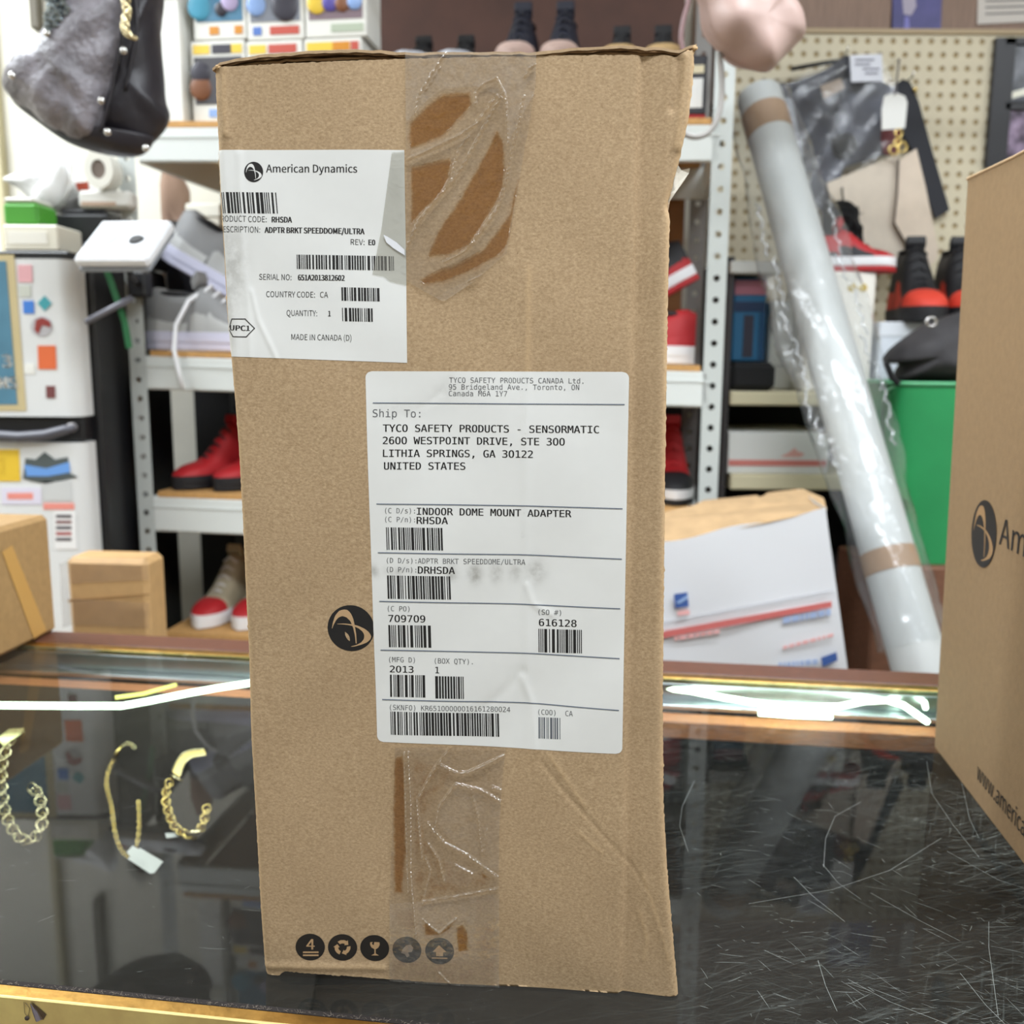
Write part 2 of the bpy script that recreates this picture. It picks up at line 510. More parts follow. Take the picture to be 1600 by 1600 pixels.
# ------------------------------------------------------------------ glass display counter
GB0, GB1 = onz(110, 1012, 1.0), onz(1452, 1079, 1.0)      # rear edge of the glass
GE = (GB1 - GB0); GE.z = 0; GE.normalize()
GN = Vector((-GE.y, GE.x, 0))                              # towards the shopkeeper
FR = onz(0, 1531, 1.0)
depth = (GB0 - FR).dot(GN)
MID = GB0 + GE * ((Vector((0, 0, 0)) - GB0).dot(GE)); MID.z = 1.0   # foot on the rear line straight ahead
UP = Vector((0, 0, 1))
def cp(u, w, z): return MID + GE * u - GN * (depth - w) + UP * (z - 1.0)     # u along, w from the front edge of the glass, z height
LH = 1.15
counter = thing('display_counter', 'glass topped jewellery display counter with brass edging and lit strip inside', 'counter', tuple(cp(0, .2, 0)))
gm, _, _, _ = clear_mat('counter_glass', (.86, .90, .875, 1), 0.012, (.75, .85, .8, 1), rough=.02, f0=.03)
_tl = gm.node_tree.nodes.new('ShaderNodeBsdfTranslucent'); _tl.inputs[0].default_value = (.8, .9, .85, 1)
_ms = gm.node_tree.nodes.new('ShaderNodeMixShader'); _ms.inputs[0].default_value = .45
# fine rubbed scratches in the glass: thin streaks that scatter light
nt = gm.node_tree; N = nt.nodes; L = nt.links
mix1 = [n for n in N if n.type == 'MIX_SHADER' and n.inputs[2].is_linked and n.inputs[2].links[0].from_node.type == 'BSDF_DIFFUSE'][0]
_df = mix1.inputs[2].links[0].from_node
L.new(_df.outputs[0], _ms.inputs[1]); L.new(_tl.outputs[0], _ms.inputs[2]); L.new(_ms.outputs[0], mix1.inputs[2])
tc = N.new('ShaderNodeTexCoord'); acc = None
for ang, sc, lo, hi, amt in ((-12, (9, 620, 1), .56, .72, .22), (-28, (12, 520, 1), .58, .74, .26), (35, (10, 560, 1), .60, .76, .2), (-62, (14, 480, 1), .61, .76, .18), (4, (18, 900, 1), .57, .74, .2), (-20, (30, 1300, 1), .55, .72, .2), (15, (26, 1100, 1), .57, .74, .18)):
    mp = N.new('ShaderNodeMapping'); mp.inputs['Rotation'].default_value = (0, 0, radians(ang))
    mp2 = N.new('ShaderNodeMapping'); mp2.inputs['Scale'].default_value = sc
    L.new(tc.outputs['Object'], mp.inputs[0]); L.new(mp.outputs[0], mp2.inputs[0])
    nz_ = N.new('ShaderNodeTexNoise'); nz_.inputs['Scale'].default_value = 1; nz_.inputs['Detail'].default_value = 2
    L.new(mp2.outputs[0], nz_.inputs['Vector'])
    mr = N.new('ShaderNodeMapRange'); mr.inputs[1].default_value = lo; mr.inputs[2].default_value = hi; mr.inputs[4].default_value = amt
    L.new(nz_.outputs[0], mr.inputs[0])
    if acc is None: acc = mr
    else:
        ad = N.new('ShaderNodeMath'); ad.operation = 'ADD'; L.new(acc.outputs[0], ad.inputs[0]); L.new(mr.outputs[0], ad.inputs[1]); acc = ad
# wear is heaviest where goods are slid about: right half of the top
sx = N.new('ShaderNodeSeparateXYZ'); L.new(tc.outputs['Object'], sx.inputs[0])
wr = N.new('ShaderNodeMapRange'); wr.inputs[1].default_value = -.06; wr.inputs[2].default_value = .32; wr.inputs[3].default_value = .1; wr.inputs[4].default_value = 1
L.new(sx.outputs[0], wr.inputs[0])
n3 = N.new('ShaderNodeTexNoise'); n3.inputs['Scale'].default_value = 9; L.new(tc.outputs['Object'], n3.inputs['Vector'])
m3 = N.new('ShaderNodeMapRange'); m3.inputs[1].default_value = .35; m3.inputs[2].default_value = .65; m3.inputs[3].default_value = .15
L.new(n3.outputs[0], m3.inputs[0])
mu = N.new('ShaderNodeMath'); mu.operation = 'MULTIPLY'; L.new(acc.outputs[0], mu.inputs[0]); L.new(wr.outputs[0], mu.inputs[1])
mu2 = N.new('ShaderNodeMath'); mu2.operation = 'MULTIPLY'; L.new(mu.outputs[0], mu2.inputs[0]); L.new(m3.outputs[0], mu2.inputs[1])
ad = N.new('ShaderNodeMath'); ad.operation = 'ADD'; ad.inputs[1].default_value = .010; ad.use_clamp = True
L.new(mu2.outputs[0], ad.inputs[0]); L.new(ad.outputs[0], mix1.inputs[0])
mb = MB(); mb.grid([[cp(u, w, 1.0) for u in (-LH, 0, LH)] for w in (0, depth)])
glass = mb.build('glass_top', gm, counter)
ge = clear_mat('glass_edge', (.55, .75, .66, 1), .25, (.4, .6, .5, 1), rough=.1)[0]
mb = MB()
for w in (0.0, depth):
    mb.grid([[cp(u, w, z) for u in (-LH, LH)] for z in (.9945, .9995)])
mb.build('glass_edge', ge, counter)
# long individual scratches
rnd = random.Random(11); mb = MB()
def scratch(p, ang, ln, wd, curve):
    pts = []; a = ang; q = Vector(p); n = 10
    for i in range(n + 1):
        pts.append(q.copy()); q += (GE * cos(a) + GN * sin(a)) * (ln / n); a += curve / n
    vs = []
    for i, q in enumerate(pts):
        d = (pts[min(i + 1, n)] - pts[max(i - 1, 0)]).normalized(); s = UP.cross(d) * wd * .5 * sin(pi * min(1, max(.03, i / n))) ** .4
        vs += [q - s, q + s]
    mb.add(vs, [(2 * i, 2 * i + 1, 2 * i + 3, 2 * i + 2) for i in range(n)])
for i in range(560):
    px = 1050 + 560 * rnd.random() ** .7; py = 1130 + 480 * rnd.random() ** .9
    p = onz(px, py, 1.00006)
    near = rnd.random()
    scratch(p, rnd.choice((-.25, -.5, -.1, .4, -1.0, .05, 2.2)) + rnd.gauss(0, .25), .003 + .020 * near ** 4, .00010 + .00012 * rnd.random(), rnd.gauss(0, .12))
for i in range(60):
    p = onz(rnd.uniform(-50, 420), rnd.uniform(1180, 1520), 1.00006)
    scratch(p, rnd.gauss(.2, .6), .003 + .016 * rnd.random() ** 3, .00012, rnd.gauss(0, .2))
for pts in (((1085, 1220), (1066, 1260), (1062, 1290), (1075, 1330)), ((1345, 1253), (1305, 1275), (1290, 1310), (1287, 1355)), ((1278, 1500), (1290, 1540), (1308, 1580)),
            ((1325, 1530), (1390, 1565), (1480, 1600)), ((1170, 1412), (1300, 1390), (1390, 1360), (1470, 1310)), ((1448, 1190), (1456, 1240), (1490, 1290), (1530, 1340)),
            ((1500, 1210), (1515, 1280), (1530, 1310)), ((1285, 1350), (1310, 1380), (1345, 1405)), ((1480, 1330), (1560, 1375), (1640, 1400)), ((1545, 1440), (1545, 1480), (1560, 1590)),
            ((1320, 1440), (1270, 1400), (1240, 1370)), ((1360, 1395), (1440, 1440), (1500, 1470)), ((1500, 1520), (1540, 1570), (1570, 1600))):
    P = [onz(x, y, 1.00006) for x, y in pts]; n = len(P); vs = []
    for i, q in enumerate(P):
        d = (P[min(i + 1, n - 1)] - P[max(i - 1, 0)]).normalized(); s = UP.cross(d) * .00011; vs += [q - s, q + s]
    mb.add(vs, [(2 * i, 2 * i + 1, 2 * i + 3, 2 * i + 2) for i in range(n - 1)])
sm, smx, _, _ = clear_mat('scratch_glass', (1, 1, 1, 1), .36, (.86, .93, .88, 1), rough=.3, f0=.06)
mb.build('scratches', sm, counter, kind='stuff')
# brass angle along the front edge, with a dark gasket between it and the glass
mb = MB().frame(cp(-LH, -.004, .992), GE * 2 * LH, GN * .0038, UP * .0085)
mb.build('gasket', M('gasket_black', (34, 28, 26), .9), counter)
FW = .0092
mb = MB().frame(cp(-LH, -.004 - FW, .99), GE * 2 * LH, GN * FW, UP * .0105, bev=.0006); mb.build('brass_top_flange', BRASSD, counter)
mb = MB().frame(cp(-LH, -.004 - FW - .0022, .955), GE * 2 * LH, GN * .0021, UP * .0465, bev=.0007); mb.build('brass_front_flange', BRASS, counter)
mb = MB()
rl = random.Random(5)
for i in range(700):
    u = rl.uniform(-.5, .12); p = cp(u, -.0035 + rl.gauss(0, .0006), 1.0008 + .0003 * rl.random())
    d = (GE * rl.gauss(0, 1) + GN * rl.gauss(0, .5) + UP * abs(rl.gauss(0, .4))).normalized() * rl.uniform(.0008, .0022)
    mb.tube([p, p + d * .5 + UP * .0003, p + d], .00007, 3)
mb.build('lint', M('lint_grey', (150, 138, 126), .9), counter, kind='stuff')
# rear: brass strip and wooden rail
mb = MB().frame(cp(-LH, depth, .9895), GE * 2 * LH, GN * .018, UP * .0103, bev=.002); mb.build('brass_rear_strip', BRASSD, counter)
mb = MB().frame(cp(-LH, depth + .0185, .93), GE * 2 * LH, GN * .05, UP * .0698, bev=.003); mb.build('wooden_rear_rail', DARKWOOD, counter)
# under the glass: aluminium channel, orange wood batten, case back, floor, ramps, ends
mb = MB().frame(cp(-LH, depth - .021, .968), GE * 2 * LH, GN * .0205, UP * .006, bev=.001); mb.frame(cp(-LH, depth - .004, .9745), GE * 2 * LH, GN * .0035, UP * .0195, bev=.0005); mb.build('aluminium_channel', M('aluminium', (200, 206, 214), .3, metal=1.0), counter)
mb = MB().frame(cp(-LH, depth - .050, .945), GE * 2 * LH, GN * .028, UP * .02, bev=.001); mb.build('orange_wood_batten', M('batten_wood', (196, 128, 82), .6, noise=.2, nscale=20, stretch=(3, 20, 20)), counter)
FELT = M('felt_brown', (40, 31, 26), .95, noise=.1, nscale=300)
mb = MB()
mb.frame(cp(-LH, -.0135, .3), GE * 2 * LH, GN * .012, UP * .65)
mb.frame(cp(-LH, depth + .05, .0), GE * 2 * LH, GN * .018, UP * .93)
mb.frame(cp(-LH, 0, .0), GE * .02, GN * depth, UP * .985); mb.frame(cp(LH - .02, 0, .0), GE * .02, GN * depth, UP * .985)
mb.frame(cp(-LH, -.0135, 0), GE * 2 * LH, GN * (depth + .06), UP * .3)
mb.build('case_body', FELT, counter)
mb = MB().frame(cp(-LH + .02, 0, .72), GE * (2 * LH - .04), GN * (depth + .04), UP * .012); mb.build('case_shelf', FELT, counter)
# tilted jewellery ramp on the left
RC = CAMLOC + ray(170, 1250) * ((.885 - CZ) / ray(170, 1250).z)
rt = radians(48); RV = (GN * cos(rt) + UP * sin(rt)).normalized(); RN = GE.cross(RV).normalized()
if RN.z < 0: RN = -RN
mb = MB().frame(RC - GE * .35 - RV * .2 - RN * .006, GE * .62, RV * .33, -RN * .008); mb.build('jewellery_ramp', M('velvet_brown', (40, 32, 27), .95, noise=.1, nscale=300), counter)
# LED strip: a wavy lit ribbon just below the glass
LED = M('led_light', (226, 255, 226), .5, emit=9)
ledw = M('led_warm', (230, 226, 120), .5, emit=1.6)
def ribbon(pts, r, mat, name, z=.986):
    mb = MB(); P = [onz(x, y, z) for x, y in pts]; out = []
    for i in range(len(P) - 1):
        for k in range(5):
            t = k / 5; out.append(P[i].lerp(P[i + 1], t))
    out.append(P[-1]); mb.tube(out, r, 6); return mb.build(name, mat, counter, smooth=True)
ribbon(((-160, 1100), (0, 1102), (110, 1103), (190, 1103), (230, 1096), (290, 1084), (340, 1075), (400, 1066)), .0035, LED, 'led_strip')
ribbon(((180, 1090), (225, 1084), (275, 1070)), .0022, ledw, 'led_strip', .987)
ribbon(((1000, 1070), (1080, 1080), (1130, 1090), (1180, 1098), (1240, 1104), (1310, 1104), (1350, 1096), (1385, 1094), (1412, 1102), (1435, 1118), (1449, 1128)), .0034, LED, 'led_strip', .987)
ribbon(((1185, 1112), (1240, 1116), (1300, 1118)), .0046, LED, 'led_strip', .986)
ribbon(((1444, 1094), (1446, 1106)), .003, LED, 'led_strip', .987)

# ------------------------------------------------------------------ the tall shipping carton
HA, HB = onz(415, 1523, 1.0), onz(1060, 1559, 1.0)
HW = (HB - HA).length
face = Face(HA, HB)
K = HW / .1815                                       # millimetres of a 181 mm wide carton -> metres here
mm = K * .001
def creasepx(pts): return [tuple(face.uv(*p)) for p in pts]
LEFT = creasepx([(334, 103), (334, 130), (337, 200), (341, 300), (352, 480), (360, 560), (372, 700), (378, 810), (386, 1000), (392, 1170), (400, 1300), (407, 1420), (413, 1500), (415, 1522)])
RIGHT = creasepx([(1086, 76), (1083, 130), (1077, 180), (1068, 225), (1057, 268), (1046, 308), (1043, 322), (1047, 342), (1045, 420), (1043, 520), (1041, 640), (1039, 800), (1037, 1000), (1036, 1100), (1037, 1250), (1042, 1350), (1048, 1420), (1055, 1500), (1060, 1556)])
TOP = creasepx([(334, 103), (346, 105), (400, 102), (500, 98), (600, 94), (640, 92), (740, 89), (840, 86), (940, 85), (1040, 85.5), (1056, 90), (1066, 83), (1086, 76)])
BOT = creasepx([(415, 1522), (428, 1525), (438, 1521), (446, 1514), (520, 1521), (608, 1530), (700, 1537), (780, 1544), (860, 1548), (960, 1554), (1034, 1556), (1046, 1562), (1060, 1556)])
V0, V1 = 0.0, face.uv(600, 94)[1]
ucr = creasepx([(1003, 60), (999, 90), (994, 300), (989, 500), (984, 800), (979, 1050), (976, 1300), (974, 1420), (968, 1560)])
ucr2 = creasepx([(1052, 85), (1046, 150), (1036, 240), (1028, 330), (1026, 500), (1024, 800), (1022, 1050), (1024, 1250), (1040, 1540)])
CREASES = [([(826, 420), (824, 600), (822, 790), (823, 1000), (826, 1170)], .16, 1.8), ([(845, 1190), (880, 1235), (930, 1290), (985, 1350), (1015, 1395), (1034, 1450)], -.32, .8),
           ([(858, 1180), (890, 1225), (915, 1260)], .2, 1.0), ([(905, 1300), (940, 1330)], .2, .8), ([(1005, 1370), (1030, 1440), (1045, 1500)], .3, 1.2),
           ([(374, 240), (378, 400), (388, 480), (392, 556)], .30, 1.6), ([(393, 455), (404, 500), (432, 558)], .28, 1.0), ([(652, 642), (690, 612), (704, 592)], -.12, 1.4), ([(823, 915), (832, 944), (862, 960)], .25, 1.4), ([(815, 1060), (832, 1100), (836, 1170)], .25, 1.6), ([(740, 1120), (790, 1080), (815, 1050)], -.2, 2.2),
           ([(385, 1508), (450, 1506), (600, 1512)], .6, 1.6), ([(352, 100), (349, 150), (353, 210)], .9, 1.4), ([(340, 110), (343, 160), (340, 230)], -.6, 1.2), ([(1062, 95), (1060, 130), (1050, 170)], -1.0, 1.3),
           ([(1072, 90), (1068, 150), (1058, 230)], .9, 1.6), ([(1000, 1425), (1012, 1470), (1006, 1500)], .25, 1.2)]
CREASES = [(creasepx(p), a * mm, w * mm) for p, a, w in CREASES]
def relief(U, V):
    U = np.asarray(U); V = np.asarray(V)
    h = .0007 * K * (np.sin(U * 38 / K + 1.1 + .8 * np.sin(V * 14 / K)) + .7 * np.sin(V * 31 / K + .5 + 1.3 * np.sin(U * 26 / K)))
    h += .0004 * K * np.sin(U * 90 / K + 3 * np.sin(V * 22 / K)) * np.sin(V * 55 / K + 1)
    uc = interp(ucr, V); h -= .0022 * mm * 1000 / (1 + np.exp(-(U - uc) / (.5 * mm)))
    uc2 = interp(ucr2, V); h += .0026 * mm * 1000 * np.clip((U - uc - .8 * mm) / (uc2 - uc), 0, 1)
    for p, a, w in CREASES: h += a * np.exp(-(pdist(U, V, p) / w) ** 2)
    ul = interp(LEFT, V); ur = interp(RIGHT, V)
    for d in (U - ul, ur - U):
        k = np.clip(1 - d / (3.2 * mm), 0, 1); h -= 2.2 * mm * (1 - np.sqrt(np.clip(1 - k * k, 0, 1)))
    return h
face.relief = relief
def coons(nu, nv):
    s = np.linspace(0, 1, nu); t = np.linspace(0, 1, nv)
    def along(p, q, axis):
        a = np.array(p); d = np.abs(a[:, axis] - a[0, axis]); d = np.maximum.accumulate(d); d /= d[-1]
        return np.stack([np.interp(q, d, a[:, 0]), np.interp(q, d, a[:, 1])], -1)
    Lp, Rp, Tp, Bp = along(LEFT, t, 1), along(RIGHT, t, 1), along(TOP, s, 0), along(BOT, s, 0)
    P = ((1 - s)[None, :, None] * Lp[:, None] + s[None, :, None] * Rp[:, None] + (1 - t)[:, None, None] * Tp[None] + t[:, None, None] * Bp[None]
         - ((1 - s)[None, :, None] * (1 - t)[:, None, None] * Lp[0] + s[None, :, None] * (1 - t)[:, None, None] * Rp[0]
            + (1 - s)[None, :, None] * t[:, None, None] * Lp[-1] + s[None, :, None] * t[:, None, None] * Rp[-1]))
    return P, s, t
def fuzz(P, amp, seed):
    r = np.random.RandomState(seed); nv, nu = P.shape[:2]
    P[:, 0, 0] += r.normal(0, amp, nv); P[:, -1, 0] += r.normal(0, amp, nv); P[0, :, 1] += r.normal(0, amp * .6, nu); P[-1, :, 1] += r.normal(0, amp, nu)
    return P
NU, NV = 190, 390
P, ss, tt = coons(NU, NV); P = fuzz(P, .14 * mm, 3)
P[..., 1] = np.maximum(P[..., 1], .0012)
Q = face.pts(P[..., 0].ravel(), P[..., 1].ravel(), 0.0)
carton = thing('shipping_carton', 'tall worn brown cardboard carton with shipping labels and clear tape standing on the glass', 'cardboard box',
               tuple(HA + face.ex * HW / 2 - face.n * .12))

# hero cardboard: kraft fibres, specks, rubbed pale edges (a stored wear mask)
hm = bpy.data.materials.new('kraft_face'); hm.use_nodes = True
nt = hm.node_tree; N = nt.nodes; L = nt.links; B = N['Principled BSDF']; B.inputs['Roughness'].default_value = .82; B.inputs['Specular IOR Level'].default_value = .25
tc = N.new('ShaderNodeTexCoord')
def noise(scale, detail, stretch=None, rough=.6):
    n = N.new('ShaderNodeTexNoise'); n.inputs['Scale'].default_value = scale; n.inputs['Detail'].default_value = detail; n.inputs['Roughness'].default_value = rough
    if stretch:
        mp = N.new('ShaderNodeMapping'); mp.inputs['Scale'].default_value = stretch; L.new(tc.outputs['Object'], mp.inputs[0]); L.new(mp.outputs[0], n.inputs[0])
    else: L.new(tc.outputs['Object'], n.inputs[0])
    return n
def mixc(fac, a, b, blend='MIX'):
    m = N.new('ShaderNodeMix'); m.data_type = 'RGBA'; m.blend_type = blend
    for sock, v in ((m.inputs[0], fac), (m.inputs[6], a), (m.inputs[7], b)):
        if hasattr(v, 'is_linked'): L.new(v, sock)
        else: sock.default_value = v
    return m.outputs[2]
def rng(v, a, b, c=0., d=1.):
    m = N.new('ShaderNodeMapRange'); m.inputs[1].default_value = a; m.inputs[2].default_value = b; m.inputs[3].default_value = c; m.inputs[4].default_value = d
    L.new(v, m.inputs[0]); return m.outputs[0]
fib = noise(560, 7, (1, 1, 1.5), .66); fine = noise(1300, 3); big = noise(14, 3); speck = noise(900, 2, None, .5)
c = mixc(rng(fib.outputs[0], .3, .7), lin((152, 126, 94)), lin((202, 176, 142)))
c = mixc(rng(fine.outputs[0], .35, .7, 0, .4), c, lin((178, 151, 116)))
c = mixc(rng(big.outputs[0], .35, .7, 0, .22), c, lin((164, 138, 108)))
c = mixc(rng(speck.outputs[0], .735, .76, 0, .7), c, lin((104, 76, 50)))
c = mixc(rng(speck.outputs[0], .25, .27, .5, 0), c, lin((220, 192, 154)))
wa = N.new('ShaderNodeAttribute'); wa.attribute_name = 'wear'
c = mixc(wa.outputs['Fac'], c, lin((214, 182, 140)))
L.new(c, B.inputs['Base Color'])
bp = N.new('ShaderNodeBump'); bp.inputs['Strength'].default_value = .25; bp.inputs['Distance'].default_value = .0006
L.new(fib.outputs[0], bp.inputs['Height']); L.new(bp.outputs[0], B.inputs['Normal'])

mb = MB(); mb.v = [tuple(p) for p in Q]
mb.f = [(j * NU + i, j * NU + i + 1, (j + 1) * NU + i + 1, (j + 1) * NU + i) for j in range(NV - 1) for i in range(NU - 1)]; mb.mi = [0] * len(mb.f)
front = mb.build('front_panel', hm, carton, smooth=True)
Uu, Vv = P[..., 0].ravel(), P[..., 1].ravel()
dl = np.minimum(Uu - interp(LEFT, Vv), interp(RIGHT, Vv) - Uu)
wear = .75 * np.exp(-(np.clip(dl, 0, 1) / (1.3 * mm)) ** 2)
rr = np.random.RandomState(2)
for p, a, w in CREASES:
    if a > 0: wear = np.maximum(wear, .35 * np.exp(-(pdist(Uu, Vv, p) / (w * .6)) ** 2))
wear = np.maximum(wear, .5 * np.exp(-((Vv - 0) / (2 * mm)) ** 2))
wear *= .55 + .6 * rr.rand(len(wear))
at = front.data.attributes.new('wear', 'FLOAT', 'POINT'); at.data.foreach_set('value', np.clip(wear, 0, 1).astype(np.float32))

# other walls of the carton
D = .18 * K
Bk = -face.n * D
def edge3(poly, h=0.0):
    a = np.array(poly); return [Vector(p) for p in face.pts(a[:, 0], a[:, 1], h)]
Lv = np.linspace(.0012, V1, 30)
for side, poly in (('left', LEFT), ('right', RIGHT)):
    u = interp(poly, Lv); e = face.pts(u, Lv, 0)
    rows = []
    for k in (0, .02, .3, .7, 1):
        us = u * (1 - k) + k * (0.0 if side == 'left' else HW * .985)
        rows.append([Vector(p) + Bk * k for p in face.pts(us, Lv, 0) * 1.0])
    MB().grid(rows).build('side_panel', CARD, carton, smooth=True)
bl, br = HA + Bk, HA + face.ex * HW * .985 + Bk
MB().frame(bl + UP * .0012, br - bl, UP * (V1 - .0012), -face.n * .003).build('rear_panel', CARD, carton)
MB().frame(HA + UP * .0016 + face.ex * .004 - face.n * .0035, face.ex * (HW - .008), Bk * .97, UP * .003).build('bottom_flap', FLUTE, carton, label='brown corrugated bottom flap edge')
MB().frame(HA + UP * .0055 + face.ex * .004 - face.n * .006, face.ex * (HW - .008), Bk * .95, UP * .0026).build('bottom_flap', FLUTE, carton)
def flapsheet(edge, setback, thick, mat, name, lbl=None, jit=0.0):
    e = creasepx(edge); n = 60
    a = np.array(e); q = np.linspace(a[0, 0], a[-1, 0], n); v = np.interp(q, a[:, 0], a[:, 1])
    r = random.Random(len(edge)); rows_t, rows_b = [], []
    vback = V1 + .004
    for k in (0, .04, .25, .6, 1.0):
        rt, rb = [], []
        for i in range(n):
            vv = v[i] * (1 - k) + vback * k + (r.gauss(0, jit) if k == 0 else 0)
            p = face.o + face.ex * q[i] + face.ey * vv - face.n * (setback + r.gauss(0, jit) * (k == 0)) + Bk * k * .97
            rt.append(p); rb.append(p - UP * (thick + abs(r.gauss(0, jit)) * (k == 0)))
        rows_t.append(rt); rows_b.append(rb)
    mb = MB(); mb.grid(rows_t); mb.grid(rows_b)
    mb.grid([rows_t[0], rows_b[0]])
    return mb.build(name, mat, carton, smooth=False, label=lbl)
TOPEDGE = [(331, 106), (340, 99), (350, 95), (398, 86), (450, 81.5), (495, 78.5), (556, 77), (595, 79), (640, 82), (740, 80.5), (840, 81), (880, 76.5), (930, 72.5), (985, 70.5), (1030, 74), (1062, 77), (1074, 73), (1089, 68)]
flapsheet(TOPEDGE, 0.0005, .9 * mm, CARD, 'top_flap', None, .00018)
flapsheet([(x, y + 3.2) for x, y in TOPEDGE if 345 <= x <= 1062], .0012, .8 * mm, FLUTE, 'top_flap_flute', 'brown corrugated edge of the top flap', .0002)
flapsheet([(352, 101), (400, 94), (470, 89), (560, 86), (636, 88), (700, 88), (840, 86), (900, 81), (985, 78), (1058, 83)], .003, .8 * mm, CARDIN, 'inner_flap', None, .0002)
flapsheet([(352, 104), (420, 98.5), (500, 93.5), (560, 91), (640, 90), (840, 87), (930, 83), (1050, 85)], .005, .7 * mm, FLUTE, 'inner_flap', None, .0002)
# torn scrap of tape standing off the right edge
tp = [(1050, 256), (1060, 254), (1066, 263), (1079, 261), (1078, 268), (1068, 284), (1056, 300), (1044, 318), (1040, 300)]
q = [face.uv(*p) for p in tp]
MB().prism([face.o + face.ex * a + face.ey * b - face.n * (.003 + .001 * (i % 3)) for i, (a, b) in enumerate(q)], -face.n * .0006).build('torn_tape_scrap', M('old_tape', (224, 218, 204), .5, noise=.1, nscale=200), carton, label='torn grey tape scrap at the right edge')

# crushed corner tips
mb = MB()
for (x, y, r) in ((1076, 82, 1.6), (1086, 74, 1.5), (424, 1519, 1.7), (434, 1520, 1.4), (340, 104, 1.5)):
    u, v = face.uv(x, y); c = face.o + face.ex * u + face.ey * (max(v, 1.5 * r * mm)) - face.n * r * mm * .6
    r *= .62; rn = random.Random(x); k0 = len(mb.v); mb.ell(c, r * mm * 1.3, r * mm, r * mm, 9, 6)
    for i in range(k0, len(mb.v)): mb.v[i] = tuple(Vector(mb.v[i]) + Vector((rn.gauss(0, .12), rn.gauss(0, .12), abs(rn.gauss(0, .12)))) * r * mm)
mb.build('crushed_corner', M('kraft_fray', (208, 174, 130), .9, noise=.2, nscale=400), carton, kind='stuff')

# ---- stickers
def sticker(name, corners, radius, h, mat, nu, nv, label, dirt=()):
    c = [face.uv(*p) for p in corners]
    wv = np.linalg.norm(c[1] - c[0]); hv = np.linalg.norm(c[3] - c[0]); U = []; V = []
    ts = np.unique(np.concatenate([np.linspace(0, 1, nv)] + ([np.linspace(0, radius / hv, 8), 1 - np.linspace(0, radius / hv, 8)] if radius else [])))
    for t in ts:
        d = min(t, 1 - t) * hv; ins = 0
        if d < radius: ins = radius - math.sqrt(max(0, radius ** 2 - (radius - d) ** 2))
        k = ins / wv
        for s in np.linspace(k, 1 - k, nu):
            p = (c[0] * (1 - s) + c[1] * s) * (1 - t) + (c[3] * (1 - s) + c[2] * s) * t; U.append(p[0]); V.append(p[1])
    pts = face.pts(np.array(U), np.array(V), h); n = len(ts)
    mb = MB(); mb.v = [tuple(p) for p in pts]; mb.f = [(j * nu + i, j * nu + i + 1, (j + 1) * nu + i + 1, (j + 1) * nu + i) for j in range(n - 1) for i in range(nu - 1)]; mb.mi = [0] * len(mb.f)
    o = mb.build(name, mat, carton, smooth=True, label=label)
    dv = np.zeros(len(U)); UV = np.stack([U, V], 1)
    for (x, y, rx, ry, a) in dirt:
        q = face.uv(x, y); dv = np.maximum(dv, a * np.exp(-((UV[:, 0] - q[0]) / (rx * .4 * mm * .63)) ** 2 - ((UV[:, 1] - q[1]) / (ry * .4 * mm * .63)) ** 2))
    at = o.data.attributes.new('wear', 'FLOAT', 'POINT'); at.data.foreach_set('value', dv.astype(np.float32))
    return o
lm = bpy.data.materials.new('sticker_paper'); lm.use_nodes = True; nt = lm.node_tree; N = nt.nodes; L = nt.links; B = N['Principled BSDF']
B.inputs['Roughness'].default_value = .42
tc = N.new('ShaderNodeTexCoord'); wa = N.new('ShaderNodeAttribute'); wa.attribute_name = 'wear'
n1 = noise(180, 4); n2 = noise(16, 4)
mq = N.new('ShaderNodeMath'); mq.operation = 'MULTIPLY'; L.new(wa.outputs['Fac'], mq.inputs[0]); L.new(rng(n1.outputs[0], .3, .6, .2, 1), mq.inputs[1])
c = mixc(rng(n2.outputs[0], .4, .7, 0, .35), lin((233, 234, 232)), lin((217, 217, 214)))
c = mixc(mq.outputs[0], c, lin((120, 116, 106))); L.new(c, B.inputs['Base Color'])
bp = N.new('ShaderNodeBump'); bp.inputs['Strength'].default_value = .12; bp.inputs['Distance'].default_value = .002; L.new(n2.outputs[0], bp.inputs['Height']); L.new(bp.outputs[0], B.inputs['Normal'])

HL, HT, HO = .00014, .00022, .00025       # heights above the panel: sticker, its print, print straight on the board
lab1 = sticker('product_label', [(340, 234), (632, 235), (636, 567), (359.5, 557)], 0, HL, lm, 130, 80, 'white product label with barcodes, wrapped to the left edge',
               [(362, 420, 22, 60, .45), (352, 460, 16, 90, .4), (350, 380, 14, 60, .3), (620, 290, 10, 20, .2)])
lab2 = sticker('shipping_label', [(571, 580), (983, 581), (972, 1177), (589, 1160)], 2.6 * mm, HL, lm, 160, 200, 'large white address label with rounded corners',
               [(706, 896, 10, 12, .5), (742, 897, 10, 14, .75), (775, 896, 9, 14, .55), (805, 894, 10, 14, .4), (838, 893, 14, 18, .5), (585, 892, 8, 10, .5), (620, 893, 30, 8, .3), (625, 640, 40, 14, .15), (700, 610, 25, 14, .16)])
def fold(poly, a, w):
    CREASES.append((creasepx(poly), a * mm, w * mm))

